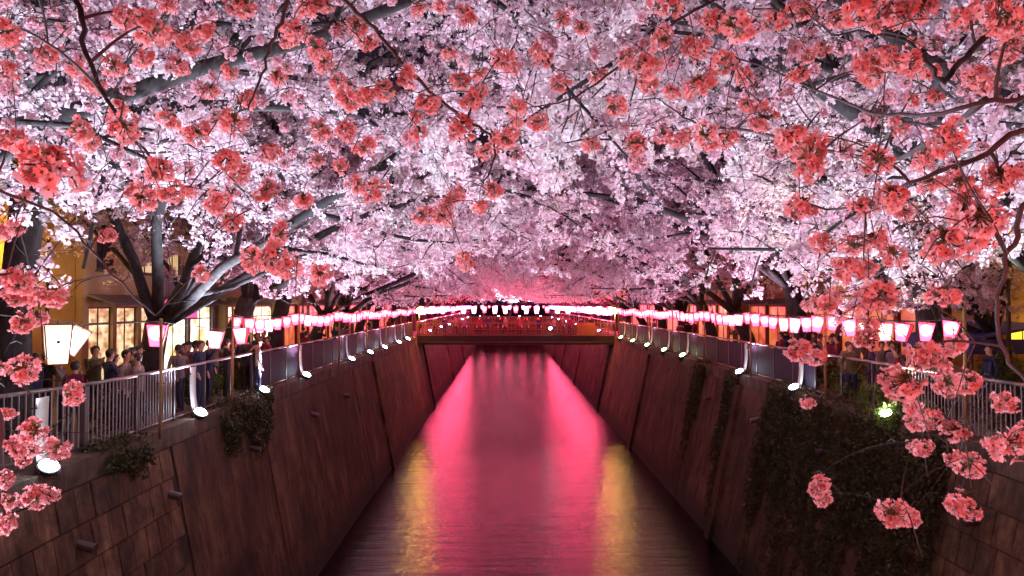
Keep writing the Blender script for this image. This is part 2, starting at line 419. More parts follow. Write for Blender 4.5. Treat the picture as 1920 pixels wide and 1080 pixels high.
# ------------------------------------------------------------------ floodlights with their white shields
def lamp(name, kind, loc, energy, color, aim, size=.12, spot=None, parent=None, blend=.6):
    l = bpy.data.lights.new(name, kind); l.energy = energy; l.color = color
    if kind == 'SPOT': l.spot_size = R(spot or 110); l.spot_blend = blend; l.shadow_soft_size = size
    elif kind == 'POINT': l.shadow_soft_size = size
    o = bpy.data.objects.new(name, l); COL.objects.link(o); o.location = loc
    d = Vector(aim); o.rotation_euler = d.to_track_quat('-Z','Y').to_euler()
    if parent is not None: o.parent = parent
    return o
def make_flood(side, aim, col, green=False):
    """at its own origin: yoke, finned body, glowing lens; the lens looks along aim"""
    t = thing('floodlight', 'x', 'floodlight', (0,0,0))
    d = Vector(aim).normalized(); q = d.to_track_quat('Z','Y').to_matrix()
    def tr(vs): return [q @ Vector(v) + Vector((0,0,.16)) for v in vs]
    b = MB().tube([(0,0,-.07),(0,0,-.02),(0,0,.045),(0,0,.05)], [.09,.15,.18,.155], 16); b.v = tr(b.v); b.build('housing', M['flood'], t)
    b = MB()
    for i in range(6): b.box((-.14+i*.052,-.10,-.11),(-.128+i*.052,.10,-.071))
    b.v = tr(b.v); b.build('cooling_fins', M['flood'], t)
    b = MB().tube([(0,0,.047),(0,0,.075),(0,0,.10)], [.15,.13,.07], 16); b.v = tr(b.v); b.build('lens', M['lens_green' if green else 'lens'], t)
    b = MB().box((-.21,-.012,0),(-.198,.012,.2)).box((.198,-.012,0),(.21,.012,.2)).box((-.21,-.012,-.012),(.21,.012,0))
    b.build('yoke', M['post'], t)
    return t
def flood(side, y, label, power, green=False, shield=True, glow=True):
    X = (XL+.12) if side < 0 else (XR-.12)
    aim = Vector((-side*.55, -.30, 1.0)).normalized()
    t = make_flood(side, aim, None, green); t.location = (X, y, ZST-.02); t['label'] = label; t['group'] = 'floodlights fixed to the wall tops'
    t.rotation_euler = (0,0,0)
    lc = (.72,.81,1) if not green else (.92,1,.80)
    if y > 33: power *= .26; lc = (1,.56,.80)
    elif y > 25: power *= .55; lc = (.97,.68,.95)
    elif y > 21: power *= .8; lc = (.86,.78,1)
    lamp('flood_lamp', 'SPOT', tuple(aim*.25+Vector((0,0,.16))), power, lc, aim, .10, 128, t, .5)
    lamp('spill_lamp', 'POINT', tuple(aim*.22+Vector((0,0,.16))), 11*(.6 if y > 33 else 1), (.70,.85,1) if not green else (.75,1,.45), aim, .10, parent=t)
    if shield:
        # a white sheet tied to the railing behind the lamp, bent forward at its foot
        F = FL if side < 0 else FR
        s = thing('light_shield', label.replace('floodlight','curved white sheet behind the floodlight').replace('blue-white ','').replace('green-tinged ',''), 'light shield', (F - side*.03, y+.35, ZST), 0, 'white sheets behind the floodlights')
        me = MB(); N_ = 8; wv = .17
        for i in range(N_+1):
            u = i/N_; z = ZST+.06+u*1.16; dx = -side*(.03 + .22*(1-u)**3); yy = y+.35-(1-u)**2*.25
            me.v += [(F+dx, yy-wv, z), (F+dx, yy+wv, z), (F+dx+side*.012, yy-wv, z), (F+dx+side*.012, yy+wv, z)]
        for i in range(N_):
            a = i*4; me.f += [(a,a+1,a+5,a+4),(a+2,a+6,a+7,a+3),(a,a+4,a+6,a+2),(a+1,a+3,a+7,a+5)]; me.m += [0]*4
        me.build('sheet', M['sheet'], s, True)
        for zz in (.35, 1.05):
            MB().box((F-side*.06-.01, y+.35-.2, ZST+zz), (F+side*.05, y+.35-.17, ZST+zz+.03)).build('tie', M['cable'], s)
ORD = ['first','second','third','fourth','fifth','sixth','seventh','eighth','ninth','tenth','eleventh','twelfth','thirteenth','fourteenth','fifteenth','sixteenth','seventeenth','eighteenth','nineteenth','twentieth']
FLO = 5200
fy = [12.0,17.9,22.6,27.4,35.4,40.2,45,51,55.7]
for i, y in enumerate(fy):
    flood(-1, y, 'blue-white floodlight on the left wall top, %s from the near end' % ORD[i], FLO, False)
fy = [17.6,23.2,28.6,37.8,42.2,47.2,52.6,58.0]
for i, y in enumerate(fy):
    g = i in (0,3,4,5,6,7)
    flood(1, y, ('green-tinged' if g else 'blue-white')+' floodlight on the right wall top, %s from the near end' % ORD[i], FLO*(.8 if g else 1), g)
flood(1, 9.5, 'blue-white floodlight on the right wall top, close beside the photographer', FLO*.8, False)
flood(-1, 6.5, 'blue-white floodlight on the left wall top, close beside the photographer', FLO*.8, False)
for i, y in enumerate((72,84,96,110,126,144)):
    for sd in (-1,1):
        X = (XL+.12) if sd < 0 else (XR-.12)
        aim = Vector((-sd*.5,-.3,1)).normalized()
        t = make_flood(sd, aim, None); t.location = (X,y,ZST); t['label'] = 'small distant floodlight on the wall top beyond the bridge'; t['group'] = 'distant floodlights beyond the bridge'
        lamp('flood_lamp','SPOT', tuple(aim*.25+Vector((0,0,.16))), 5000, (1,.50,.70), aim, .1, 150, t, .8)

# ------------------------------------------------------------------ paper lanterns on strings
def make_lantern(top=.17, bot=.10, h=.41, paper='paper'):
    """four-sided paper lantern, wider at the top, hanging from its origin"""
    t = thing('paper_lantern', 'x', 'lantern', (0,0,0))
    z1, z0 = -.06, -.06-h
    def ring(r, z): return [(-r,-r,z),(r,-r,z),(r,r,z),(-r,r,z)]
    b = MB(); zm = (z0+z1)/2; rm = (top+bot)/2+.008
    b.add(ring(bot,z0)+ring(rm,zm)+ring(top,z1), [(i,(i+1)%4,(i+1)%4+4,i+4) for i in range(4)]+[(i+4,(i+1)%4+4,(i+1)%4+8,i+8) for i in range(4)]+[(3,2,1,0)])
    if paper == 'paper': b.m = [i % 2 if i < 8 else 0 for i in range(9)]
    b.build('paper_shade', [M[paper], M['paper_side']], t)
    b = MB(); r = top+.012
    for i in range(4):
        a = ring(r, z1+.012)[i]; c = ring(r, z1+.012)[(i+1)%4]; b.tube([a,c], .012, 4)
    b.build('top_frame', M['frame'], t)
    b = MB(); r = bot+.01
    for i in range(4):
        a = ring(r, z0-.006)[i]; c = ring(r, z0-.006)[(i+1)%4]; b.tube([a,c], .010, 4)
    b.build('bottom_frame', M['frame'], t)
    b = MB()
    for i in range(4): b.tube([Vector(ring(bot+.008,z0)[i]), Vector(ring(top+.010,z1)[i])], .012, 4)
    b.build('corner_frame', M['frame'], t)
    MB().tube([(0,0,0),(0,0,z1)], .012, 6).build('hook', M['cable'], t)
    return t
lantA = make_lantern(); lantB = make_lantern(.165,.125,.56,'paper_warm'); lantC = make_lantern(paper='paper_red'); lantD = make_lantern(.26,.16,.6,'paper_far'); lantE = make_lantern(.17,.10,.45,'paper_far')
index_kids()
used = {'A':False,'B':False,'C':False,'D':False,'E':False}
def put_lantern(kind, loc, label, group, rz=0, tilt=(0,0), sc=1):
    src = {'A':lantA,'B':lantB,'C':lantC,'D':lantD,'E':lantE}[kind]
    if not used[kind]:
        used[kind] = True; o = src; o.location = loc; o['label'] = label; o['group'] = group
        o.rotation_euler = (tilt[0], tilt[1], rz); o.scale = (sc,)*3; return o
    o = copy_tree(src, loc=loc, label=label, group=group); o.rotation_euler = (tilt[0],tilt[1],rz); o.scale = (sc,)*3
    return o
def pole(x, y, h, label, r=.035):
    o = MB().tube([(x,y,ZST-.05),(x+.01,y,ZST+h*.5),(x,y,ZST+h)], r, 8)
    for k in range(5):
        zz = ZST+h*(k+1)/6; o.tube([(x,y,zz-.012),(x,y,zz+.012)], r*1.15, 8)
    t = thing('bamboo_pole', label, 'pole', (x,y,ZST)); MB_ = o.build('pole_shaft', M['pole'], t, True)
    MB().tube([(x-.06,y-.05,ZST+1.1),(x+.06,y+.05,ZST+1.1)], .014, 5).build('tie', M['cable'], t)
    return t
def string_of(side, X, y0, y1, step, z, labelf, group, sag=.16, polestep=6.2, kind='A', polelab=None):
    """poles, one cable and the lanterns that hang from it"""
    ys = []; y = y0
    while y <= y1: ys.append(y); y += step
    pts = [(X, y0-step*.5+ (y1-y0+step)*k/60, 0) for k in range(61)]
    ph = lambda y: ((y-y0+step*.5) % polestep)/polestep
    zf = lambda y: z - sag*4*ph(y)*(1-ph(y))
    cb = MB().tube([(X, p[1], zf(p[1])+.0) for p in pts], .010, 4)
    tag(cb.build('lantern_cable', M['cable'], None, loc=(X,y0,z)), 'thin black cable strung with %s, %s bank' % (group, 'left' if side < 0 else 'right'), 'cable')
    k = 0; y = y0-step*.5
    while y < y1+step and polelab:
        pole(X + (-side)*.045, y, z-ZST+.22, polelab(k)); y += polestep; k += 1
    for i, y in enumerate(ys):
        put_lantern(kind, (X,y,zf(y)), labelf(i), group, rz=random.uniform(-.2,.2)+(-.50 if X>0 else .50)*min(1,18/y), tilt=(random.uniform(-.10,.10), random.uniform(-.16,.16)), sc=random.uniform(.9,1.08)*(.9 if X<0 else 1))
ZL = EYE - .26
near = lambda s_: (lambda i: ('glowing pink-white paper lantern on the %s bank string, %s from the near end' % (s_, ORD[i])) if i < 20 else 'small glowing pink-white paper lantern far along the %s bank string' % s_)
string_of(1, XR-.02, 15.1, 60.5, .92, ZL, near('right'), 'lanterns strung along the right bank',
          polelab=lambda k: 'yellowish bamboo pole carrying the right bank lanterns, %s from the near end' % ORD[k], polestep=6.44)
def nl(i): return ('glowing pink-white paper lantern on the left bank string, %s from the near end' % ORD[i]) if i < 20 else 'small glowing pink-white paper lantern far along the left bank string'
string_of(-1, XL+.02, 20.6, 60.5, .92, ZL-.02, nl, 'lanterns strung along the left bank',
          polelab=lambda k: 'yellowish bamboo pole carrying the left bank lanterns, %s from the near end' % ORD[k], polestep=6.44)
# lone larger lanterns at the near left
pole(at(305,620,15.6).x, 15.6, 2.45, 'tall bamboo pole standing before the left railing near the leaning lantern')
for px, py, d, lab, rz, tl, kd, sc in (
    (108,602,11.8,'large cream paper lantern hanging upright before the yellow wall',.62,(0,0),'B',1.08),
    (158,612,12.4,'cream paper lantern tilted to one side beside the large upright one',.6,(.1,.50),'B',.78),
    (296,604,16.0,'pink-white paper lantern hanging in front of the thick forked trunk',.3,(0,.05),'A',1.1),
    (406,618,18.4,'pink-white lantern hanging before the second forked trunk, nearer one',.2,(.0,.08),'A',.95),
    (452,612,19.4,'pink-white lantern just past the second forked trunk, before the bright shop',.1,(0,-.05),'A',.95)):
    put_lantern(kd, at(px,py,d), lab, 'single lanterns at the near left', rz, tl, sc)
MB().tube([Vector(lantB.location)+Vector((0,-.17,-.30)),Vector(lantB.location)+Vector((0,-.165,-.30))], .022, 8).build('emblem_dot', M['cable'], lantB)
cb = MB().tube([at(-60,585,10.2), at(108,601,11.8), at(158,610,12.4), at(296,603,16.0), at(406,617,18.4), at(452,611,19.4), (XL+.02,20.2,ZL)], .010, 4)
tag(cb.build('lantern_cable', M['cable'], None, loc=(-8,14,8)), 'thin black cable holding the single lanterns at near left', 'cable')
# red and pink rows beyond the bridge, seen mostly in the water
for sd, X in ((-1,XL-.1),(1,XR+.1)):
    string_of(sd, X, 66, 158, 1.6, ZL, lambda i: 'tiny red paper lantern glowing along the banks beyond the bridge', 'red lanterns beyond the bridge', sag=.1, kind='D')
# across the far bridge
cb = MB(); 
BY = 62.0
for i in range(19):
    x = -6.9+i*.86
    put_lantern('E' if i % 3 else 'A', (x, BY-.42, ZL+.12), 'small pink lantern strung across the far bridge, %s from its left end' % ORD[i], 'lanterns across the far bridge', sc=1.25)
for i in range(11):  # lantern row added to bring pink into the water reflection
    put_lantern('D' if i % 2 else 'A', (-6.4+i*1.45, ZEND-.5, ZL), 'tiny added red paper lantern strung across the river bend', 'added red lanterns at the river bend', sc=1.3)
tag(MB().tube([(XL,ZEND-.5,ZL),(XR,ZEND-.5,ZL)], .02, 4).build('lantern_cable', M['cable'], None, loc=(0,ZEND,8)), 'faint cable of the added red lanterns across the river bend', 'cable')
for i, x in enumerate((-5.5,-1.5,3,7.5)):  # lamps added to brighten the end trees mirrored in the water
    t = make_flood(-1, (0,-.35,1), None); t.location = (x, ZEND+.15, ZST); t['label'] = 'small added floodlight on the closing wall at the river bend'; t['group'] = 'added floodlights at the river bend'
    lamp('flood_lamp','SPOT', (0,-.1,.4), 14000, (1,.62,.78), (0,.1,1), .1, 160, t, .8)
tag(MB().tube([(XL,BY-.42,ZL+.12),(XR,BY-.42,ZL+.12)], .012, 4).build('lantern_cable', M['cable'], None, loc=(0,BY,8)), 'thin cable of lanterns strung across the far bridge', 'cable')

# ------------------------------------------------------------------ far bridge
br = thing('footbridge', 'low dark red girder bridge with orange railing crossing the river', 'bridge', (0,BY,ZST))
MB().box((XL-.6,BY,ZST-.30),(XR+.6,BY+4,ZST+.02)).build('deck', M['coping'], br)
MB().box((XL-.1,BY-.25,ZST-.62),(XR+.1,BY-.002,ZST+.14)).build('girder', M['fascia'], br)
MB().box((XL-.1,BY+4.002,ZST-.62),(XR+.1,BY+4.25,ZST+.14)).build('girder', M['fascia'], br)
MB().tube([(XL,BY-.33,ZST-.42),(XR,BY-.33,ZST-.42)], .05, 8).build('service_pipe', M['fascia'], br, True)
for yy in (BY-.12, BY+4.12):
    for z in (1.12, .62, .22):
        MB().box((XL,yy-.03,ZST+z),(XR,yy+.03,ZST+z+.06)).build('rail', M['orange'], br)
    for i in range(12):
        x = XL+.1+i*1.49; MB().box((x-.04,yy-.04,ZST+.14),(x+.04,yy+.04,ZST+1.2)).build('post', M['orange'], br)
    for i in range(55):
        x = XL+.2+i*.297; MB().box((x-.012,yy-.012,ZST+.2),(x+.012,yy+.012,ZST+1.13)).build('baluster', M['orange'], br)
MB().box((5.9,BY-.30,ZST+.16),(7.4,BY-.24,ZST+1.2)).build('board', M['panelboard'], br)
for X in (XL+.2, XR-.2):
    pass
pr = thing('round_lamp', 'small round white lamp on the far bridge railing', 'lamp', (3.7,BY-.3,ZST+.75))
MB().tube([(3.7,BY-.42,ZST+.75),(3.7,BY-.3,ZST+.75)], .12, 12).build('lens', M['lens'], pr)
MB().box((3.55,BY-.3,ZST+.6),(3.85,BY-.18,ZST+.9)).build('housing', M['flood'], pr)

for x, lb in ((-7.1,'left'),(9.0,'right')):
    t = thing('bridge_lamp', 'yellow globe lamp on a short post at the %s end of the far bridge' % lb, 'lamp', (x,BY-.55,ZST))
    MB().tube([(x,BY-.55,ZST+.1),(x,BY-.55,ZST+1.95)], .045, 8).build('post', M['post'], t, True)
    MB().tube([(x,BY-.55,ZST+1.95+.24*(1-cos(a*pi/8))) for a in range(9)], [max(.02,.24*sin(a*pi/8)) for a in range(9)], 14).build('globe', M['globe'], t, True)
# ------------------------------------------------------------------ the bridge we stand on
nb_ = thing('near_bridge', 'stone-grey bridge under the photographer, its parapet just below the view', 'bridge', (0,-2,ZST))
MB().box((XL-.7,-5,6.7),(XR+.7,-.1,7.3)).build('deck', M['coping'], nb_)
MB().box((XL-.7,-.1,6.4),(XR+.7,.12,7.55)).build('girder', M['fascia'], nb_)
MB().tube([(XL-.7,.05,8.28),(XR+.7,.05,8.28)], .04, 8).build('top_rail', M['rail'], nb_, True)
for i in range(12):
    x = XL-.5+i*1.58; MB().box((x-.03,.02,7.55),(x+.03,.08,8.26)).build('post', M['post'], nb_)
for i in range(9):  # unseen lantern row added to light the foreground blossoms red
    x = -6.4+i*1.6
    put_lantern('C', (x,-.9,10.55), 'added red paper lantern over the near bridge behind the photographer', 'added lanterns over the near bridge', sc=1.0)
tag(MB().tube([(XL-.6,-.9,10.55),(XR+.6,-.9,10.55)], .012, 4).build('lantern_cable', M['cable'], None, loc=(0,-.9,10.5)), 'cable of the added red lanterns over the near bridge', 'cable')
for x in (XL-.6, XR+.6):
    t = thing('bamboo_pole', 'bamboo pole for the added lanterns at the %s end of the near bridge' % ('left' if x < 0 else 'right'), 'pole', (x,-.9,ZST))
    MB().tube([(x,-.9,ZST),(x,-.9,10.7)], .045, 8).build('pole_shaft', M['pole'], t, True)
PINK = 1.0
for x, e in ((-4.8,300),(-1.6,220),(2.2,270),(5.4,380)):  # unseen lamps added to light the foreground blossoms pink
    t = thing('added_pink_floodlight', 'added pink fill light on the near bridge railing, out of view', 'floodlight', (x,.16,8.3), 0, 'added pink fill lights of the near bridge')
    MB().box((x-.14,.13,8.20),(x+.14,.20,8.40)).build('housing', M['flood'], t)
    MB().box((x-.12,.202,8.22),(x+.12,.212,8.38)).build('lens', M['lens_pink'], t)
    lamp('flood_lamp','SPOT', (0,.12,0), e*PINK, (1,.31,.29), (0,1,.33), .12, 140, t, .9)

# ------------------------------------------------------------------ cherry trees
def limb_path(p, d, L, r, n, wob, up, target=None, tw=0.0, droop=0.0):
    """a wandering branch of n steps"""
    pts = [Vector(p)]; d = Vector(d).normalized()
    for i in range(n):
        d = d + Vector((r.normal()*wob, r.normal()*wob, r.normal()*wob*.7 + up - droop*i/n))
        if target is not None: d = d + (Vector(target)-pts[-1]).normalized()*tw
        d.normalize(); pts.append(pts[-1]+d*(L/n))
    return pts
def gen_tree(seed, nl=7, nsub=9, ntw=8, ntl=5, tuft=9, trunk_h=2.3, lean=.25, reach=11.0, per=8, petal=.056, fork=None):
    r = np.random.default_rng(seed)
    wood = MB(); twigs = MB(); pts = []; limbs = []
    top = Vector((lean*trunk_h, 0, trunk_h))
    tp = [Vector((0,0,-.25)), Vector((.02,0,.15)), Vector((lean*.5, r.normal()*.06, trunk_h*.5)), top, top+Vector((.08,0,.22))]
    wood.tube(tp, [.42,.30,.24,.24,.14], 10)
    for i in range(nl):
        f = i/(nl-1) if nl > 1 else .5
        az = (f-.5)*2*1.75 + r.normal()*.12            # spread about +x (the river)
        over = cos(az)
        if i == nl-1 or i == 0: d = Vector((cos(az)*.6, sin(az)*.6, 1.0)); L = 7.0
        elif i in (2,4): d = Vector((cos(az)*1.0, sin(az)*.7, .68)); L = reach*(.85+.2*r.random())
        elif i == nl//2: d = Vector((.55, r.normal()*.2, 1.1)); L = reach*.95
        else: d = Vector((cos(az)*.85, sin(az)*.6, .80+.35*r.random())); L = reach*(.95+.25*r.random())
        lp = limb_path(top+Vector((0,0,-.1+.1*r.random())), d, L, r, 9, .14, .04, None, 0, .17)
        rad = [.095*(1-k/9)**.8+.024 for k in range(10)]
        limbs.append((lp, rad))
        for j in range(nsub):
            u = .12+.88*(j+r.random()*.8)/nsub; u = min(u,.99); k = int(u*9); q = lp[k].lerp(lp[k+1], u*9-k)
            t = (lp[k+1]-lp[k]).normalized(); sd = Vector((r.normal(), r.normal(), r.normal()*.6+.15)); sd = (sd - t*sd.dot(t)).normalized()
            sl = (3.7*(1-u*.40))*(.7+.5*r.random())
            sp = limb_path(q, t*.7+sd, sl, r, 5, .20, .03, None, 0, .12)
            wood.tube(sp, [.060*(1-u*.4)*(1-m/5*.70) for m in range(6)], 5, cap=False)
            for m in range(ntw):
                v = (m+r.random())/ntw; v = min(v,.99); kk = int(v*5); q2 = sp[kk].lerp(sp[kk+1], v*5-kk)
                if q2.z < 2.75: continue
                t2 = (sp[kk+1]-sp[kk]).normalized(); s2 = Vector((r.normal(), r.normal(), r.normal()*.55)).normalized()
                tl = 1.25*(.6+.6*r.random())
                tw_ = limb_path(q2, t2*.5+s2, tl, r, 4, .22, -.03, None, 0, .16)
                twigs.tube(tw_, [.016,.013,.010,.008,.005], 3, cap=False)
                for _ in range(tuft): 
                    a = r.random()*3.99; ka = int(a); pts.append(tw_[ka].lerp(tw_[ka+1], a-ka)+Vector(r.normal(0,.045,3)))
                for _ in range(ntl):
                    a = r.random()*3.99; ka = int(a); q3 = tw_[ka].lerp(tw_[ka+1], a-ka)
                    dd = Vector(r.normal(0,1,3)); dd.z *= .6; dd.normalize(); e = q3+dd*.45*(.5+r.random())+Vector((0,0,-.05))
                    twigs.tube([q3,e], [.007,.004], 3, cap=False)
                    for _ in range(tuft): pts.append(q3.lerp(e, r.random()**.7)+Vector(r.normal(0,.04,3)))
    P = np.array([tuple(p) for p in pts]); P = P[P[:,2] > 2.35]
    V, F = leaf_cloud(P, per, .055, petal, r, .85)
    return tp, wood, limbs, twigs, V, F
def make_tree(seed, **k):
    tp, wood, limbs, twigs, V, F = gen_tree(seed, **k)
    t = thing('cherry_tree', 'x', 'tree', (0,0,0))
    # trunk and limbs are the thing's thick wood
    tr = MB(); tr.v = wood.v[:50]; tr.f = [f for f in wood.f if max(f) < 50]; tr.m = [0]*len(tr.f)
    tr.build('trunk', M['bark'], t, True)
    for lp, rad in limbs: MB().tube(lp, rad, 8).build('limb', M['bark'], t, True)
    br_ = MB(); fs = [f for f in wood.f if min(f) >= 50]; br_.v = wood.v[50:]; br_.f = [tuple(i-50 for i in f) for f in fs]; br_.m = [0]*len(fs)
    b = br_.build('branches', M['bark'], t, True)
    twigs.build('twigs', M['twig'], b)
    c = link('crown', np_mesh('crown', V, F, M['blossom']), t)
    return t
protos = [make_tree(11), make_tree(23, trunk_h=2.0, lean=.35, nl=5), make_tree(37, trunk_h=2.6, lean=.15, reach=11.8), make_tree(51, trunk_h=1.8, lean=.1, reach=10.5),
          make_tree(77, trunk_h=3.7, lean=.06, reach=10.5)]
index_kids()
tused = [False]*5
def put_tree(k, x, y, rz, sc, label, group, z=ZST):
    if not tused[k]:
        tused[k] = True; o = protos[k]; o.location = (x,y,z); o.rotation_euler = (0,0,rz); o.scale = (sc,)*3 if not hasattr(sc,'__len__') else sc
        o['label'] = label; o['group'] = group; return o
    return copy_tree(protos[k], loc=(x,y,z), rotz=rz, scale=sc, label=label, group=group)
GL, GR = 'blossoming cherry trees along the left bank', 'blossoming cherry trees along the right bank'
LT = [(-9.4,8.2,.5,1.15,2,'white cherry tree over the near left bank, its trunk outside the view'),
      (-9.35,14.2,.1,1.28,4,'cherry tree whose blue-lit trunk stands at the far left edge before the yellow wall'),
      (-9.3,19.6,-.2,1.25,3,'cherry tree with thick dark forked trunk behind the pink-white lantern'),
      (-9.2,24.6,.15,1.25,0,'cherry tree with dark forked trunk in front of the bright white shop'),
      (-9.3,30,.35,1.25,2,'fifth cherry tree along the left bank, past the bright shop'),
      (-9.3,35.5,-.1,1.1,1,'sixth cherry tree along the left bank'),
      (-9.3,41,.2,1.15,3,'seventh cherry tree along the left bank'),
      (-9.3,47,-.25,1.15,0,'eighth cherry tree along the left bank'),
      (-9.3,53,.1,1.15,2,'ninth cherry tree along the left bank'),
      (-9.3,59,.3,1.2,1,'tenth cherry tree along the left bank, just before the far bridge')]
for x,y,a,s_,k,lab in LT: put_tree(k, x, y, a, s_, lab, GL)
RT = [(14.0,20.6,pi-.1,.80,0,'smaller cherry tree hiding part of the mustard building'),
      (11.5,13.9,pi+.25,1.3,1,'cherry tree at the right edge whose crown fills the upper right'),
      (11.6,9.0,pi-.35,1.18,0,'white cherry tree over the near right bank, its trunk outside the view'),
      (11.0,19.3,pi+.1,1.25,4,'cherry tree with broad trunk behind the nearest right bank lanterns'),
      (11.1,27.6,pi-.15,1.3,2,'cherry tree with thin grey trunk before the orange-brown building'),
      (10.9,33,pi+.3,1.2,1,'third visible cherry tree along the right bank, leaning low over the railing'),
      (10.9,39,pi-.1,1.2,0,'fourth visible cherry tree along the right bank'),
      (10.9,45,pi+.2,1.2,3,'fifth visible cherry tree along the right bank'),
      (10.9,51.5,pi-.25,1.2,2,'sixth visible cherry tree along the right bank'),
      (10.9,58,pi+.1,1.2,1,'cherry tree on the right bank just before the far bridge')]
for x,y,a,s_,k,lab in RT: put_tree(k, x, y, a, s_, lab, GR)
y = 70; i = 0
while y < 165:
    for sd in (-1,1):
        put_tree((i*2+(sd>0))%4, -9.6 if sd<0 else 11.2, y+random.uniform(-1.5,1.5), (0 if sd<0 else pi)+random.uniform(-.4,.4), 1.25, 'pink-lit cherry tree on the %s bank, %s beyond the far bridge' % ('left' if sd<0 else 'right', ORD[i]), 'cherry trees beyond the far bridge')
    y += 8.0; i += 1
for i, x in enumerate((-5,1,7)):
    put_tree(i%4, x, 166, -pi/2+random.uniform(-.3,.3), 1.3, 'cherry tree closing the view at the river bend, %s from the left' % ORD[i], 'cherry trees at the river bend')

# ------------------------------------------------------------------ buildings along the streets
def facade(b, X, y0, y1, z0, z1, depth, opens, m, name='wall'):
    """one wall slab with real openings; opens = (ya, yb, za, zb)"""
    mb = MB(); ycut = sorted({y0,y1,*[o[0] for o in opens],*[o[1] for o in opens]}); zcut = sorted({z0,z1,*[o[2] for o in opens],*[o[3] for o in opens]})
    for i in range(len(ycut)-1):
        for j in range(len(zcut)-1):
            yc = (ycut[i]+ycut[i+1])/2; zc = (zcut[j]+zcut[j+1])/2
            if any(o[0]<yc<o[1] and o[2]<zc<o[3] for o in opens): continue
            mb.box((min(X,X+depth),ycut[i],zcut[j]),(max(X,X+depth),ycut[i+1],zcut[j+1]))
    mb.build(name, m, b)
def building(side, X, y0, y1, floors, wall, label, shop=None, room=(), shopw=None, ground_h=3.1, fh=2.9, deep=9, wins=True):
    t = thing('building', label, 'building', (X, (y0+y1)/2, ZST)); o_ = side   # side: away from the river
    H = ground_h+floors*fh; opens = []; shops = []
    if shop:
        n = max(1, int((y1-y0)/ (shopw or 2.6))); wv = (y1-y0-.5)/n
        for i in range(n): shops.append((y0+.25+i*wv+.12, y0+.25+(i+1)*wv-.12, ZST+.15, ZST+2.65))
    nw = max(1, int((y1-y0)/2.3))
    for f in range(floors):
        for i in range(nw):
            yc = y0+(i+.5)*(y1-y0)/nw; zb = ZST+ground_h+f*fh+.75
            if wins: opens.append((yc-.62, yc+.62, zb, zb+1.45))
    facade(t, X, y0, y1, ZST, ZST+H, o_*.3, opens+shops, wall)
    MB().box((min(X+o_*.31,X+o_*deep),y0,ZST),(max(X+o_*.31,X+o_*deep),y0+.25,ZST+H)).build('side_wall', wall, t)
    MB().box((min(X+o_*.31,X+o_*deep),y1-.25,ZST),(max(X+o_*.31,X+o_*deep),y1,ZST+H)).build('side_wall', wall, t)
    MB().box((min(X-o_*.15,X+o_*deep),y0-.1+.12,ZST+H+.003),(max(X-o_*.15,X+o_*deep),y1+.1-.12,ZST+H+.25)).build('roof', M['roofing'], t)
    for k, (a,b,c,d) in enumerate(opens+shops):
        isshop = k >= len(opens)
        fr = MB(); q = .05; xa, xb = sorted((X+o_*.10, X+o_*.18))
        fr.box((xa,a,c),(xb,a+q,d)).box((xa,b-q,c),(xb,b,d)).box((xa,a+q,d-q),(xb,b-q,d)).box((xa,a+q,c),(xb,b-q,c+q))
        if isshop: fr.box((xa,a+q,d-.55),(xb,b-q,d-.5))
        fr.box((xa,(a+b)/2-.02,c+q),(xb,(a+b)/2+.02,d-q))
        w_ = fr.build('shop_window' if isshop else 'window', M['winframe'], t)
        g = M[shop] if isshop else (M['room'] if k in room else M['darkpane'])
        xa, xb = sorted((X+o_*.13, X+o_*.145))
        MB().box((xa+.001,a+q,c+q),(xb,(a+b)/2-.02,d-q)).build('pane', g, w_)
        MB().box((xa+.001,(a+b)/2+.02,c+q),(xb,b-q,d-q)).build('pane', g, w_)
        if not isshop:
            xa, xb = sorted((X-o_*.07, X+o_*.09)); MB().box((xa,a-.06,c-.07),(xb,b+.06,c-.003)).build('sill', M['coping'], w_)
    if shop:
        xa, xb = sorted((X-o_*.6, X-o_*.003)); MB().hexa([(X-o_*.85,y0+.3,ZST+2.72),(X-o_*.85,y1-.3,ZST+2.72),(X-o_*.003,y1-.3,ZST+2.98),(X-o_*.003,y0+.3,ZST+2.98),
            (X-o_*.85,y0+.3,ZST+2.76),(X-o_*.85,y1-.3,ZST+2.76),(X-o_*.003,y1-.3,ZST+3.06),(X-o_*.003,y0+.3,ZST+3.06)]).build('canopy', M['grey'], t)
    return t
building(-1, -13.2, 9.5, 23.0, 2, M['ochre'], 'ochre yellow building glowing behind the large cream lanterns', wins=False)
building(-1, -13.0, 23.05, 28.6, 3, M['cream'], 'cream building with tall glass shopfront beside the thick forked trunk', shop='shop_yellow', shopw=1.8, room=(1,))
building(-1, -13.3, 28.7, 34.4, 3, M['grey'], 'grey pink building with a shop glowing pale yellow on the left street', shop='shop_white', room=(0,2))
building(-1, -12.9, 34.5, 42.0, 3, M['cream'], 'pale building with very bright white shop windows behind the second forked trunk', shop='shop_white', shopw=3.4, room=(0,1,4))
building(-1, -13.4, 42.2, 60.0, 3, M['brick'], 'rust coloured building with orange shop windows far along the left street', shop='shop_red', room=(2,5,9))
building(1, 15.0, 9.0, 25.0, 4, M['ochre'], 'mustard yellow building lit by a street lamp behind the right bank trees', room=(3,8,11))
building(1, 14.6, 25.2, 33.0, 3, M['brick'], 'rust brown building with orange shopfront behind the right bank lanterns', shop='shop_red', room=(4,))
building(1, 14.9, 33.1, 46.0, 3, M['brick'], 'long reddish brown building farther along the right street', shop='shop_red', shopw=3.2, room=(1,7))
building(1, 14.6, 46.2, 60.0, 3, M['cream'], 'cream building with orange shops by the far bridge on the right', shop='shop_red', room=(2,3,9))
building(-1, -14.0, 67, 92, 3, M['grey'], 'distant grey building beyond the bridge on the left street', shop='shop_red', shopw=5, room=(3,9,14))
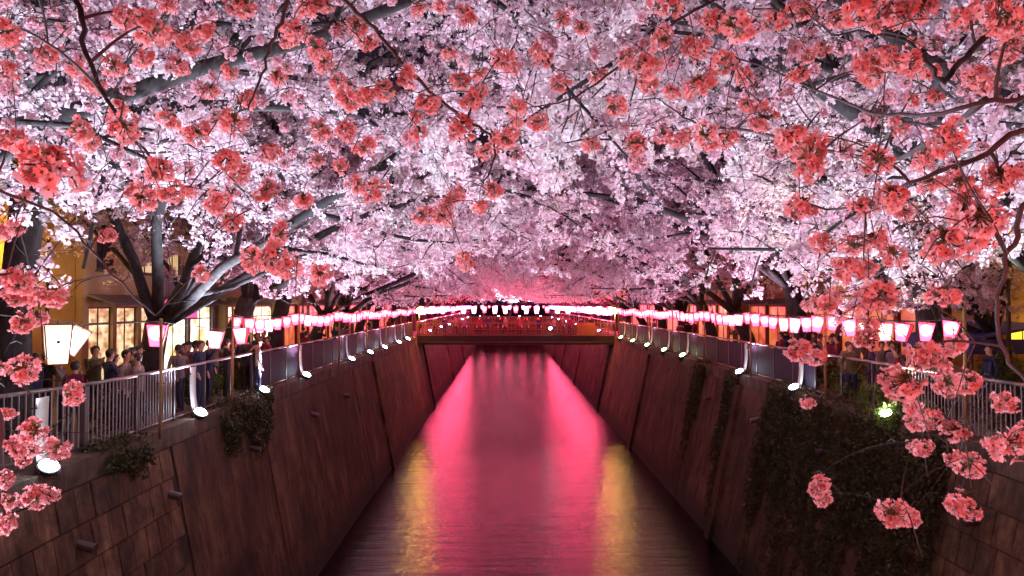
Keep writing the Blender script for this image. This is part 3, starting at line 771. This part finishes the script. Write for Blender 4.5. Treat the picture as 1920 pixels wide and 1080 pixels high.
building(1, 15.5, 67, 92, 3, M['grey'], 'distant grey building beyond the bridge on the right street', shop='shop_red', shopw=5, room=(2,11))

def street_lamp(x, y, h, side, e, label):
    t = thing('street_lamp', label, 'street lamp', (x,y,ZST))
    MB().tube([(x,y,ZST),(x,y,ZST+h*.6),(x,y,ZST+h)], [.07,.05,.04], 8).build('pole', M['post'], t, True)
    MB().tube([(x,y,ZST+h-.1),(x+side*.3,y,ZST+h+.12),(x+side*.8,y,ZST+h+.15)], .03, 6).build('arm', M['post'], t, True)
    MB().box((x+side*.8-.25,y-.1,ZST+h+.12),(x+side*.8+.25,y+.1,ZST+h+.2)).build('lamp_head', M['post'], t)
    MB().box((x+side*.8-.2,y-.08,ZST+h+.09),(x+side*.8+.2,y+.08,ZST+h+.118)).build('bulb', M['bulb'], t)
    lamp('street_lamp_light', 'POINT', (side*.8,0,h+.0), e, (1,.58,.20), (0,0,-1), .12, parent=t)
street_lamp(-11.6, 19.0, 4.4, -1, 260, 'sodium street lamp before the ochre building on the left')
street_lamp(13.2, 19.5, 5.2, 1, 420, 'sodium street lamp before the mustard building on the right')
street_lamp(13.2, 32.5, 4.6, 1, 200, 'sodium street lamp before the rust brown building')
street_lamp(-11.9, 44, 4.6, -1, 200, 'sodium street lamp before the rust coloured building on the left')

for (px,py,d,lab) in ((352,563,28,'small round magenta lantern glowing by the shop, farther one'),(316,567,24,'small round magenta lantern glowing by the thick trunk')):
    p = at(px,py,d); t = thing('round_lantern', lab, 'lantern', p)
    MB().tube([p+Vector((0,0,-.10)),p+Vector((0,0,-.07)),p,p+Vector((0,0,.07)),p+Vector((0,0,.10))], [.04,.09,.115,.09,.04], 12).build('paper_shade', M['sign_p'], t, True)
    MB().tube([p+Vector((0,0,.1)),p+Vector((0,0,.6))], .006, 4).build('cord', M['cable'], t)
for (px,py,d,sy,sz,lab,m) in ((1838,612,24,.8,.35,'small yellow shop sign above the blue awning','sign_y'),(1905,622,21.5,.7,.55,'square yellow sign at the right edge, beside the blue awning','sign_y'),(352,590,28.5,1.6,.3,'dark pink shop sign on the grey pink building','sign_p')):
    p = at(px,py,d); t = thing('shop_sign', lab, 'sign', p)
    MB().box(p-Vector((.05,sy/2,sz/2)), p+Vector((.05,sy/2,sz/2))).build('box', M['winframe'], t)
    for sx in (-1,1): 
        x0, x1 = sorted((p.x+sx*.052, p.x+sx*.058)); MB().box((x0,p.y-sy/2+.03,p.z-sz/2+.03),(x1,p.y+sy/2-.03,p.z+sz/2-.03)).build('face', M[m], t)
    MB().box((p.x-.04,p.y-sy/2-.006,p.z-sz/2+.03),(p.x+.04,p.y-sy/2-.002,p.z+sz/2-.03)).build('end_face', M[m], t)
    gap = (14.9 if p.x > 0 else -13.3)
    MB().tube([p, (gap,p.y,p.z)], .025, 6).build('bracket', M['post'], t)
# stall with blue awning
t = thing('market_stall', 'street stall under a dark blue awning at the right edge', 'stall', (13.6,21.6,ZST))
MB().hexa([(12.5,20.0,ZST+1.75),(14.6,20.0,ZST+2.15),(14.6,23.4,ZST+2.15),(12.5,23.4,ZST+1.75),(12.5,20.0,ZST+1.80),(14.6,20.0,ZST+2.22),(14.6,23.4,ZST+2.22),(12.5,23.4,ZST+1.80)]).build('awning', M['awning'], t)
MB().box((12.48,20.0,ZST+1.4),(12.51,23.4,ZST+1.79)).build('valance', M['awning'], t)
MB().box((12.52,19.97,ZST+1.4),(14.55,19.995,ZST+1.8)).build('valance', M['awning'], t)
for x,y in ((12.6,20.1),(12.6,23.3),(14.45,20.1),(14.45,23.3)): MB().tube([(x,y,ZST),(x,y,ZST+1.75)], .03, 6).build('pole', M['post'], t)
MB().box((12.8,20.3,ZST),(13.4,23.1,ZST+.9)).build('counter', M['cream'], t)

# ------------------------------------------------------------------ shrubs, ivy and grasses on the walls
def leaves_obj(name, P, per, rad, size, m, seed, label, cat, kind=None, loc=None, group=None):
    r = np.random.default_rng(seed); V, F = leaf_cloud(P, per, rad, size, r, .75)
    loc = Vector(loc) if loc is not None else Vector((0,0,0))
    o = link(name, np_mesh(name, V-np.array(loc), F, M[m]), None, loc); return tag(o, label, cat, group, kind)
r2 = np.random.default_rng(5)
def ivy_patch(side, y0, y1, tmax, n, seed, label, prof=None):
    r = np.random.default_rng(seed); P = []
    phs = r.uniform(0,6.3,5)
    while len(P) < n:
        y = r.uniform(y0,y1); u = (y-y0)/(y1-y0)
        e = .55+.22*sin(y*2.3+phs[0])+.16*sin(y*5.1+phs[1])+.12*sin(y*11+phs[2])
        lim = tmax*max(.12, min(1.0, e*(prof(u) if prof else 1)))
        t_ = r.uniform(-.05, lim)
        if r.random() < (t_/tmax)**2*.8: continue
        bul = .10+.16*(.5+.5*sin(y*3+t_*1.7+phs[3]))*(1-.5*t_/tmax)
        P.append(wallpt(side, y, max(t_,.0), .06+r.uniform(0,bul)) if t_ > .1 else (wallpt(side,y,0,.02)[0]+(-side)*r.uniform(-.35,.2), y, ZST+r.uniform(.02,.16)))
    return leaves_obj('ivy', P, 3, .10, .085, 'ivy', seed, label, 'ivy', None, (XR if side>0 else XL, (y0+y1)/2, ZST))
ivy_patch(1, 14.9, 25.5, 7.4, 11500, 3, 'broad dark curtain of ivy hanging down the right wall', lambda u: 1.25 if u < .8 else .9)
ivy_patch(1, 28.6, 30.0, 6.2, 2200, 4, 'narrow strip of dark ivy below the right railing, beyond the broad curtain', lambda u: 1.6)
ivy_patch(1, 33.5, 35.0, 5.0, 1200, 6, 'third dark ivy strip on the right wall, farther along', lambda u: 1.4)
ivy_patch(-1, 19.2, 23.2, 1.6, 2600, 8, 'dark creeper spilling over the left wall top between two floodlights', lambda u: 1.2)
ivy_patch(-1, 13.6, 15.2, .7, 500, 9, 'small creeper on the left wall top beyond the first floodlight')
def shrub(x, y, z, rx, ry, rz, n, size, label, seed, m='shrub'):
    r = np.random.default_rng(seed); c = r.normal(size=(n,3)); c /= np.linalg.norm(c,axis=1)[:,None]; c *= r.uniform(.3,1,n)[:,None]**.5
    lump = 1+.3*np.sin(c[:,0]*5+seed)+.25*np.sin(c[:,1]*7+seed*2)
    P = np.array((x,y,z))+c*np.array((rx,ry,rz))*lump[:,None]; P[:,2] = np.maximum(P[:,2], z-rz*.95)
    t = thing('shrub', label, 'shrub', (x,y,z-rz))
    V, F = leaf_cloud(P, 5, .09, size, r, .6); o = link('leaves', np_mesh('leaves', V-np.array((x,y,z-rz)), F, M[m]), t)
    mb = MB()
    for i in range(9):
        e = P[i*3]; mb.tube([(x+r.normal()*.1,y+r.normal()*.1,z-rz),((x+e[0])/2+r.normal()*.05,(y+e[1])/2,(z-rz+e[2])/2),tuple(e)], [.02,.014,.006], 4, cap=False)
    mb.build('stems', M['twig'], t)
shrub(-8.6,21.2,ZST+.55,.5,1.2,.55,420,.09,'rounded green shrub behind the left railing near the second floodlight',1)
shrub(-8.5,24.2,ZST+.5,.45,.9,.5,300,.09,'green shrub behind the left railing beside the third floodlight',2)
shrub(-8.5,16.6,ZST+.45,.5,.9,.45,300,.09,'low dark shrub behind the near left railing',3,'ivy')
shrub(9.55,18.6,ZST+.28,.55,1.9,.42,620,.085,'yellow-green shrub along the right railing above the ivy',4)
shrub(9.1,17.5,ZST+.10,.35,.6,.28,260,.08,'bright green tuft lit by the nearest right floodlight',5)
shrub(10.3,22.5,ZST+.55,.6,1.8,.55,500,.09,'olive shrub behind the right railing between floodlights',6)
shrub(12.4,18.6,ZST+.75,.5,1.1,.72,600,.09,'dark trimmed hedge shrub in front of the blue-awning stall',7)
shrub(10.6,15.2,ZST+.55,.5,1.5,.55,420,.09,'shrub behind the near right railing bars',8,'ivy')
for i, y in enumerate((38.1,42.5,47.5,52.9,58.2)):
    shrub(9.0,y,ZST+.06,.25,.35,.2,80,.08,'green tuft glowing around a right bank floodlight, %s of the far five' % ORD[i],20+i)
shrub(-7.5,57.0,ZST+.1,.25,.4,.25,80,.08,'yellow-green tuft by the last left floodlight',31)

# ------------------------------------------------------------------ people
def person_mesh(pose, jacket, trousers, seed):
    r = random.Random(seed)
    J = {}
    def v(n, p, a, b=None): J[n] = (Vector(p), a, b or a)
    v('pelvis',(0,0,.95),.15,.11); v('waist',(0,.005,1.12),.135,.10); v('chest',(0,.01,1.30),.165,.11); v('nb',(0,0,1.43),.075,.07); v('neck',(0,.01,1.49),.052)
    v('jaw',(0,.035,1.55),.062,.07); v('face',(0,.03,1.62),.076,.092); v('crown',(0,.01,1.69),.06,.07)
    for s,n in ((-1,'l'),(1,'r')):
        v('sh'+n,(s*.165,0,1.40),.066)
        if pose == 'phone': e, w_, h = (s*.23,.10,1.17),(s*.09,.30,1.36),(s*.06,.34,1.43)
        elif pose == 'up' and s > 0: e, w_, h = (s*.25,.14,1.28),(s*.16,.26,1.52),(s*.14,.28,1.60)
        elif pose == 'pocket': e, w_, h = (s*.27,-.05,1.14),(s*.19,.08,.96),(s*.16,.12,.90)
        else: e, w_, h = (s*.23,-.02,1.14),(s*.23,.08,.92),(s*.22,.11,.84)
        v('el'+n,e,.046); v('wr'+n,w_,.03); v('ha'+n,h,.034,.02)
        dr = (Vector(h)-Vector(w_)).normalized(); sd = dr.cross(Vector((0,1,0) if abs(dr.y)<.8 else (0,0,1))).normalized()
        for k in range(4):
            v('f%d%s'%(k,n), Vector(h)+dr*(.075+(.012 if k in (1,2) else 0))+sd*(k-1.5)*.018, .008)
        v('th'+n, Vector(h)+dr*.02+sd*.05, .010)
        st = .14 if (pose == 'walk') else .02
        v('hip'+n,(s*.09,0,.86),.088); v('kn'+n,(s*.10,s*st+.02,.49),.06); v('an'+n,(s*.105,s*st*1.5-.02,.09),.042); v('to'+n,(s*.12,s*st*1.5+.12,.035),.035)
    E = [('pelvis','waist'),('waist','chest'),('chest','nb'),('nb','neck'),('neck','jaw'),('jaw','face'),('face','crown')]
    for n in 'lr': E += [('chest','sh'+n),('sh'+n,'el'+n),('el'+n,'wr'+n),('wr'+n,'ha'+n),('pelvis','hip'+n),('hip'+n,'kn'+n),('kn'+n,'an'+n),('an'+n,'to'+n)]+[('ha'+n,'f%d%s'%(k,n)) for k in range(4)]+[('ha'+n,'th'+n)]
    ks = list(J); me = bpy.data.meshes.new('tmp'); me.from_pydata([J[k][0] for k in ks], [(ks.index(a),ks.index(b)) for a,b in E], [])
    o = bpy.data.objects.new('tmp', me); COL.objects.link(o)
    o.modifiers.new('s','SKIN'); sv = me.skin_vertices[0].data
    for i,k in enumerate(ks): sv[i].radius = (J[k][1],J[k][2]); sv[i].use_root = (k=='pelvis')
    ss = o.modifiers.new('u','SUBSURF'); ss.levels = 1; ss.render_levels = 1
    bpy.context.view_layer.update(); dg = bpy.context.evaluated_depsgraph_get()
    m = bpy.data.meshes.new_from_object(o.evaluated_get(dg)); bpy.data.objects.remove(o)
    m.name = 'person'; m.materials.clear()
    for q in (M['skin'], jacket, trousers, M['post']): m.materials.append(q)
    hands = [J['wrl'][0], J['wrr'][0]]
    for p in m.polygons:
        c = p.center; d = min((c-h).length for h in (J['hal'][0],J['har'][0]))
        if c.z > 1.47 and abs(c.x) < .1: mi = 0
        elif d < .11 and not (pose == 'pocket'): mi = 0
        elif c.z > .86: mi = 1
        elif c.z > .10: mi = 2
        else: mi = 3
        p.material_index = mi; p.use_smooth = True
    return m
def cloth(name, c): return mat(name, c, .9, noise=tuple(x*.75 for x in c), scale=12)
CL = [cloth('navy_cloth',(.02,.025,.07)), cloth('black_cloth',(.02,.018,.02)), cloth('beige_cloth',(.26,.23,.19)), cloth('grey_cloth',(.16,.14,.16)), cloth('maroon_cloth',(.20,.03,.05)), cloth('olive_cloth',(.10,.08,.03))]
CN = ['navy','black','beige','grey','maroon','olive']
poses = ['phone','relaxed','pocket','walk','up']
PM = {}
def hair_mesh(long):
    V = []; F = []; nu, nv = 12, 8
    for j in range(nv+1):
        for i in range(nu):
            a = 2*pi*i/nu; back = (1-sin(a))*.5                      # the front stays open for the face
            lb = .50+((-1.15 if long else -.75)-.50)*min(1,back*1.6)**1.2; ph = pi/2+(lb-pi/2)*j/nv
            pz = sin(ph); rr = cos(ph)
            V.append((cos(a)*rr*.092, .018+sin(a)*rr*.108, 1.655+pz*(.085 if ph>0 else .16)))
    for j in range(nv):
        for i in range(nu):
            a=j*nu+i; b=j*nu+(i+1)%nu; F.append((a,b,b+nu,a+nu))
    me = bpy.data.meshes.new('hair'); me.from_pydata(V,[],F); me.materials.append(M['hair']); me.polygons.foreach_set('use_smooth',[True]*len(F)); return me
HM = [hair_mesh(False), hair_mesh(True)]
def face_mesh():
    mb = MB()
    for s in (-1,1): mb.tube([(s*.03,.118,1.625),(s*.03,.124,1.625)], .010, 6, 1)
    mb.tube([(0,.112,1.635),(0,.135,1.60),(0,.115,1.592)], [.007,.012,.008], 6, 0)
    mb.box((-.022,.112,1.566),(.022,.119,1.574), 2)
    for s in (-1,1): mb.tube([(s*.078,.02,1.64),(s*.088,.015,1.62),(s*.078,.02,1.59)], [.008,.014,.006], 6, 0)
    me = bpy.data.meshes.new('face'); me.from_pydata(mb.v,[],mb.f)
    for q in (M['skin'],M['hair'],M['frame']): me.materials.append(q)
    me.polygons.foreach_set('material_index', mb.m); return me
FM = face_mesh()
npers = [0]
def person(x, y, rz, label, group, z=ZST, sc=None):
    i = npers[0]; npers[0] += 1
    k = (i*5+i//6) % len(poses); c = (i*7+i//3) % 6; tcl = (i+1) % 2*1
    key = (k,c,tcl)
    if key not in PM: PM[key] = person_mesh(poses[k], CL[c], CL[tcl], i)
    o = link('person', PM[key], None, (x,y,z)); o.rotation_euler = (0,0,rz); o.scale = (sc or random.uniform(.93,1.04),)*3
    tag(o, label.replace('*', CN[c]), 'person', group)
    long = i % 3 == 1
    link('hair', HM[long], o); link('face', FM, o)
    return o
def px_to_x(px, y): return (px-948)/FPX*y
LP = [(70,15.2,1.2,'at the far left beyond the railing'),(92,16.6,-.4,'under the large cream lantern'),(120,15.8,-1.2,'just right of the large cream lantern'),(146,14.9,.3,'below the tilted lantern, closest to the rail'),
      (182,17.2,-2.0,'left of the pair beside the thick trunk'),(210,16.8,-.8,'middle one of three before the glass shopfront'),(240,16.2,-1.4,'tallest, just left of the thick forked trunk'),
      (340,19.2,1.9,'just right of the near bamboo pole'),(356,20.6,-.9,'turned aside between the two forked trunks'),(378,19.6,-1.7,'just left of the second forked trunk'),
      (466,23.4,.8,'right of the second forked trunk'),(486,22.6,-1.2,'by the bright white shop'),(505,25.0,2.2,'under the first lanterns of the left string')]
for px,y,rz,lab in LP: person(px_to_x(px,y), y, rz, 'person in * behind left railing, '+lab, 'people standing on the left street')
RP = [(1597,20.4,2.4,'under the fifth lantern'),(1636,19.6,1.2,'beside the nearest pole'),(1655,21.4,3.0,'partly behind a companion'),(1678,20.0,2.0,'left of the bamboo pole'),(1560,24.0,2.8,'before the rust brown building'),(1860,17.9,1.6,'beside the blue-awning stall'),(1530,26.0,1.4,'near the second bamboo pole')]
for px,y,rz,lab in RP: person(px_to_x(px,y), y, rz, 'person in * behind right railing, '+lab, 'people standing on the right street')
for i in range(18):
    y = 16.4+i*.66+random.uniform(-.2,.2)
    person(FL-random.uniform(.35,1.5), y, random.uniform(0,6.28), 'person in * in the crowd behind the left railing, %s from the near end' % ORD[i], 'crowd close behind the left railing')
for i in range(12):
    y = 18.6+i*.8+random.uniform(-.2,.2)
    person(FR+random.uniform(.5,1.7), y, random.uniform(0,6.28), 'person in * in the crowd behind the right railing, %s from the near end' % ORD[i], 'crowd close behind the right railing')
for i in range(26):
    sd = -1 if i % 2 else 1; y = 27+i*1.25+random.uniform(-.5,.5)
    person((FL-random.uniform(.4,3.0)) if sd < 0 else (FR+random.uniform(.4,3.2)), y, random.uniform(0,6.28), 'distant figure in * on the %s street, %s along the crowd' % ('left' if sd<0 else 'right', ORD[i//2]), 'crowd on the %s street' % ('left' if sd<0 else 'right'))
for i in range(16):
    person(-6.2+i*.92+random.uniform(-.3,.3), BY+random.uniform(.5,2.5), random.choice((pi,pi-.6,.4,2.2)), 'small figure in * on the far bridge, %s from its left end' % ORD[i], 'people on the far bridge', z=ZST+.02)

# ------------------------------------------------------------------ foreground cherry: flower clusters
def flower(mb, c, n, s, r, open_=1.0):
    n = Vector(n).normalized(); u = n.orthogonal().normalized(); v = n.cross(u); a0 = r.uniform(0,6.28)
    for k in range(5):
        a = a0+k*2*pi/5; d = u*cos(a)+v*sin(a); e = n.cross(d); cup = r.uniform(.10,.38)
        R0 = lambda x,y,h: c + d*x*s + e*y*s + n*h*s
        mb.add([R0(.04,0,0), R0(.26,-.20,cup*.5), R0(.47,-.17,cup*.95), R0(.43,0,cup*.8), R0(.47,.17,cup*.95), R0(.26,.20,cup*.5), R0(.27,0,cup*.38)],
               [(0,1,6),(1,2,3,6),(3,4,5,6),(5,0,6)], 0)
    # stamens, calyx and stalk
    q = [c+u*cos(t)*s*.085+v*sin(t)*s*.085+n*s*.12 for t in (0,1.26,2.5,3.8,5.0)]
    mb.add([c+n*s*.02]+q, [(0,i+1,(i+1)%5+1) for i in range(5)], 1)
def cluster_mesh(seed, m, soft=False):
    r = random.Random(seed); mb = MB(); nf = r.randint(32,38)
    axis = Vector((r.gauss(0,1),r.gauss(0,1),r.gauss(0,.6)+1.0)).normalized(); i = 0
    while i < nf:
        d = Vector((r.gauss(0,1),r.gauss(0,1),r.gauss(0,1))).normalized()
        if d.dot(axis) > .72: continue
        i += 1
        rad = r.uniform(.038,.062)*(1+.15*sin(d.x*4+seed)); c = d*rad
        nn = (d+Vector((r.gauss(0,.35),r.gauss(0,.35),r.gauss(0,.35)))).normalized()
        flower(mb, c, nn, r.uniform(.038,.047), r)
        b = c-nn*.016; mb.tube([b+nn*.016, b], [.0018,.0030], 4, 2, cap=False)
        mb.tube([b, axis*.012], [.0012,.0014], 3, 2, cap=False)
    for k in range(7):                     # small olive leaves at the top of the cluster
        d = (axis+Vector((r.gauss(0,.6),r.gauss(0,.6),r.gauss(0,.6)))).normalized(); e = d.orthogonal().normalized()
        q = axis*.012; L_ = r.uniform(.03,.055)
        mb.add([q, q+d*L_*.5+e*.009, q+d*L_+Vector((0,0,-.006)), q+d*L_*.5-e*.009, q+d*L_*.55+d.cross(e)*.004], [(0,1,4),(1,2,4),(2,3,4),(3,0,4)], 3)
    me = bpy.data.meshes.new('blossom_cluster'); me.from_pydata(mb.v,[],mb.f)
    for q in (M[m],M['stamen'],M['calyx'],M['young_leaf']): me.materials.append(q)
    me.polygons.foreach_set('material_index', mb.m); return me
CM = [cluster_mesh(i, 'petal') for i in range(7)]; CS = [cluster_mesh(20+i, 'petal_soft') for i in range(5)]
C5 = [(20,120,60),(190,630,100),(350,320,40),(470,480,70),(450,410,45),(740,500,45),(870,460,55),(930,370,28),(640,450,40),(790,340,30),(1100,110,45),(1190,180,45),(1080,155,35),(1040,290,30),(470,70,50),(560,110,50),(620,130,40),(700,160,50),(760,120,40),(900,15,50),(860,270,45),(430,250,40),(180,200,45),(280,260,40),(30,270,50),(60,520,45),(20,520,40),(300,490,45),(540,220,35),(670,245,30),(850,600,60),(1020,570,45),(1200,490,30),(1190,600,40),(1000,715,45),(1140,750,45),(600,640,60),(540,740,60),(640,720,55),(690,720,40),(820,760,55),(870,830,45),(400,880,45),(60,850,45),(10,870,40),(90,740,40),(1050,880,50),(1030,960,60),(950,970,60),(1070,1000,50),(1200,1030,60),(760,1030,30),(80,1050,60),(900,650,45),(1270,310,25),(1280,620,35),(1220,230,30),(630,20,40),(1160,20,40),(1220,20,40),(100,540,40),(340,540,30),(500,720,45)]
C6 = [(370,20,30),(470,60,45),(400,200,35),(750,210,35),(600,225,45),(640,235,35),(250,290,45),(520,275,35),(500,370,45),(330,385,45),(440,300,35),(90,360,45),(30,370,40),(165,340,40),(650,400,35),(740,460,45),(650,460,35),(450,485,45),(610,520,45),(290,495,25),(90,550,40),(280,440,25),(20,490,30),(540,570,35),(60,690,45),(120,710,30),(570,715,35),(520,775,40),(440,730,30),(400,750,35),(310,810,40),(380,810,20),(460,970,30),(1030,395,55),(960,285,35),(1200,145,45),(1150,250,45),(1070,225,30),(820,315,40),(830,75,30),(900,105,35),(1150,310,40),(1240,345,40),(930,540,35),(1105,545,30),(1200,510,35),(1260,520,40),(1210,15,50),(100,160,35),(290,30,30),(50,100,30)]
C7 = [(20,175,45),(60,180,45),(200,100,60),(120,80,45),(350,70,60),(440,40,50),(65,315,50),(150,230,50),(230,290,40),(300,440,45),(240,390,38),(85,510,45),(160,520,40),(10,510,35),(430,280,45),(470,210,40),(580,80,40),(670,30,70),(740,60,60),(800,60,60),(880,20,60),(690,230,55),(780,220,60),(850,240,55),(710,270,45),(870,160,35),(1060,60,50),(1180,50,70),(1240,80,60),(1230,170,50),(1210,210,45),(1100,290,50),(1140,320,40),(860,370,35),(950,360,40),(930,270,40),(400,520,55),(480,600,75),(440,560,50),(730,605,55),(810,480,45),(1000,520,75),(900,600,45),(1030,680,60),(780,740,75),(830,790,55),(680,780,50),(440,770,50),(520,910,45),(640,920,45),(720,900,45),(790,960,50),(620,1010,60),(680,1010,55),(1060,730,60),(1120,820,70),(1060,800,55),(980,910,70),(1080,900,60),(1190,670,60),(1240,640,40),(1170,830,40),(930,690,40),(520,180,35)]
C4 = [(200,50,60),(240,35,40),(160,60,35),(420,30,60),(380,20,40),(660,25,60),(370,140,45),(370,190,45),(115,235,50),(180,250,45),(600,240,60),(560,270,50),(620,290,50),(700,210,50),(510,360,60),(480,330,45),(740,350,50),(670,360,40),(540,440,45),(600,480,55),(560,500,40),(700,540,55),(580,600,50),(545,590,30),(700,640,40),(760,670,55),(150,430,30),(890,430,50),(900,590,60),(850,580,40),(190,745,40),(205,785,30),(470,845,48),(530,860,40),(735,820,50),(935,600,30),(955,530,20)]
C1 = [(70,30,50),(130,30,40),(200,30,50),(80,130,50),(140,110,40),(90,310,50),(30,470,40),(275,400,45),(130,540,50),(80,600,45),(90,640,30),(210,600,45),(15,720,25),(30,800,40),(80,800,30),(130,790,30),(170,775,25),(20,880,35),(0,300,25)]
def conv(lst, ox, oy): return [(x/2+ox, y/2+oy, r_/2) for x,y,r_ in lst]
allc = conv(C5,0,0)+conv(C6,640,0)+conv(C7,1280,0)+conv(C4,1440,540)+conv(C1,0,540)
rr = random.Random(99)
CLp = {-1:[], 1:[]}
for (x,y,r_) in allc:
    d = min(max(FPX*.068/r_, 1.7), 5.2)*rr.uniform(.93,1.07)
    CLp[-1 if x < 960 else 1].append((at(x,y,d), d, False))

# fainter rose clusters deeper in, between the bright ones and the white crowns
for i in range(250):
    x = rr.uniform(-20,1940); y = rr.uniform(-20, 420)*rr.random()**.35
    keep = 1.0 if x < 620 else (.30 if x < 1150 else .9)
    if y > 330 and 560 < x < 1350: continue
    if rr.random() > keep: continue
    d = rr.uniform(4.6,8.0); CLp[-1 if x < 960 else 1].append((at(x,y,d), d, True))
LIMBS = {
 -1: [[(-8.7,2.6,ZST-.1),(-8.6,2.7,8.2),(-7.6,3.1,10.2),at(-420,-260,4.6),at(-120,-90,4.4),at(60,-50,4.2),at(140,0,4.0),at(163,100,3.8),at(200,190,3.7),at(260,268,3.6),at(295,322,3.5)],
      [(-7.6,3.1,10.2),(-5.2,3.6,11.3),at(200,-300,3.9),at(430,-160,3.7),at(532,-20,3.6),at(515,70,3.6),at(490,140,3.6),at(466,205,3.6)],
      [at(200,-300,3.9),at(480,-210,4.2),at(640,-10,4.4),at(700,55,4.4),at(770,135,4.4),at(860,215,4.4),at(915,252,4.4),at(928,292,4.4),at(905,350,4.3)],
      [(-7.6,3.1,10.2),(-5.5,3.4,9.6),at(-300,180,3.9),at(-60,330,4.2),at(100,400,4.5),at(155,452,4.5),at(225,530,4.5),at(292,592,4.6)],
      [(-5.5,3.4,9.6),at(-330,420,3.0),at(-110,560,2.8),at(-40,700,2.7),at(5,800,2.7),at(-8,900,2.7),at(8,960,2.7)]],
  1: [[(10.4,2.8,ZST-.1),(10.2,2.9,8.4),(8.6,3.1,10.4),(6.0,3.4,11.4),at(2150,-120,4.2),at(1960,-10,3.8),at(1850,70,3.7),at(1790,130,3.6),at(1765,150,3.6),at(1718,92,3.7),at(1640,62,3.8),at(1560,66,3.9)],
      [(8.6,3.1,10.4),(5.2,3.3,9.9),at(2120,120,3.4),at(1925,182,3.3),at(1850,190,3.3),at(1740,215,3.5),at(1600,200,4.0),at(1420,120,4.6),at(1290,90,5.0)],
      [(5.2,3.3,9.9),at(2150,160,3.3),at(1920,245,3.2),at(1840,292,3.2),at(1755,325,3.3),at(1690,352,3.4),at(1600,390,3.7),at(1500,380,4.2)],
      [(5.2,3.3,9.9),at(2180,330,2.9),at(1945,360,2.8),at(1902,440,2.8),at(1875,520,2.8),at(1872,600,2.8),at(1892,680,2.8),at(1940,735,2.7),at(1980,800,2.7)],
      [at(1960,-10,3.8),at(1700,-160,4.6),at(1480,-60,5.2),at(1300,20,5.4),at(1180,110,5.4),at(1080,180,5.3),at(1000,200,5.2)],
      [at(1850,190,3.3),at(1650,300,5.0),at(1410,245,6.2),at(1320,236,6.4),at(1262,205,6.5),at(1232,184,6.6)]]}
def fore_tree(side):
    tr = thing('cherry_tree', {-1:'foreground cherry tree reaching in from the left with coral pink clusters',1:'foreground cherry tree reaching in from the right with coral pink clusters'}[side], 'tree', (-8.7 if side<0 else 10.4, 2.6 if side<0 else 2.8, ZST))
    nodes = []
    for li, L_ in enumerate(LIMBS[side]):
        L_ = [Vector(p) for p in L_]; dense = []
        for i in range(len(L_)-1):
            p0 = L_[max(i-1,0)]; p1 = L_[i]; p2 = L_[i+1]; p3 = L_[min(i+2,len(L_)-1)]
            for k in range(5):
                u = k/5; q = .5*((2*p1)+(-p0+p2)*u+(2*p0-5*p1+4*p2-p3)*u*u+(-p0+3*p1-3*p2+p3)*u**3)
                dense.append(q+Vector((rr.gauss(0,.006),rr.gauss(0,.006),rr.gauss(0,.006))))
        dense.append(L_[-1]); n = len(dense)
        r0 = .045
        rad = [(.013 if li != 3 else .009)*(1-i/n)**.9+.004 for i in range(n)]
        if li == 0: rad = [ (.24-.016*i) if i < 12 else max(.006,.022*(1-(i-12)/(n-12))+.004) for i in range(n)]
        MB().tube(dense, rad, 8).build('trunk' if li == 0 else 'limb', M['bark' if li == 0 else 'twig'], tr, True)
        nodes += [(p, r_) for p, r_ in zip(dense, rad) if p.y > 1.0]
    tw = MB(); cl = sorted(CLp[side], key=lambda c: min((c[0]-n_[0]).length for n_ in nodes))
    NP = [n_[0] for n_ in nodes]; NR = [n_[1] for n_ in nodes]; twig_objs = 0
    k = 0
    for p, d, soft in cl:
        A = np.array([tuple(q) for q in NP]); dd = np.linalg.norm(A-np.array(tuple(p)),axis=1); j = int(dd.argmin()); q = NP[j]; L_ = dd[j]
        t0 = p+Vector((0,0,.03)); m1 = q.lerp(t0,.35)+Vector((rr.gauss(0,.08),rr.gauss(0,.08),rr.gauss(0,.05)+.10))*L_*.8
        m2 = q.lerp(t0,.75)+Vector((rr.gauss(0,.08),rr.gauss(0,.08),rr.gauss(0,.05)+.08))*L_*.8
        r0 = min(NR[j]*.8, .009)+.001
        path = []
        for i in range(7):
            u = i/6; path.append(q*(1-u)**3+m1*3*u*(1-u)**2+m2*3*u*u*(1-u)+t0*u**3)
        rad = [r0*(1-.55*i/6) for i in range(7)]
        tw.tube(path, rad, 5, cap=False)
        NP += path[1:]; NR += rad[1:]
        for _ in range(2):                # bare side twigs
            b = path[rr.randint(1,5)]; e = b+Vector((rr.gauss(0,1),rr.gauss(0,1),rr.gauss(0,1)-.2)).normalized()*rr.uniform(.08,.30)
            tw.tube([b, b.lerp(e,.5)+Vector((0,0,.02)), e], [.0035,.0028,.0015], 4, cap=False)
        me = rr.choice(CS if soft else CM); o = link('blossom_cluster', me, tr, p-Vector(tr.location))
        o.rotation_euler = (rr.uniform(-.6,.6),rr.uniform(-.6,.6),rr.uniform(0,6.28)); s_ = rr.uniform(.85,1.22) if not soft else rr.uniform(.7,1.0); o.scale = (s_*rr.uniform(.8,1.2),s_*rr.uniform(.8,1.2),s_*rr.uniform(.75,1.1)); k += 1
        if k >= 298: break
    tag(tw.build('twigs', M['twig'], tr, True), kind='stuff')
fore_tree(-1); fore_tree(1)

# overhead wires seen through the left crowns
for i,(a,b) in enumerate((((-13,10,11.5),(-13.0,60,12.0)),((14.8,10,12.0),(14.6,60,12.4)))):
    a = Vector(a); b = Vector(b)
    tag(MB().tube([a.lerp(b,u/10)-Vector((0,0,.5*4*(u/10)*(1-u/10))) for u in range(11)], .015, 4).build('overhead_wire', M['cable'], None, loc=a), ['thin overhead wire running along the left facades','thin overhead wire running along the right facades'][i], 'wire')
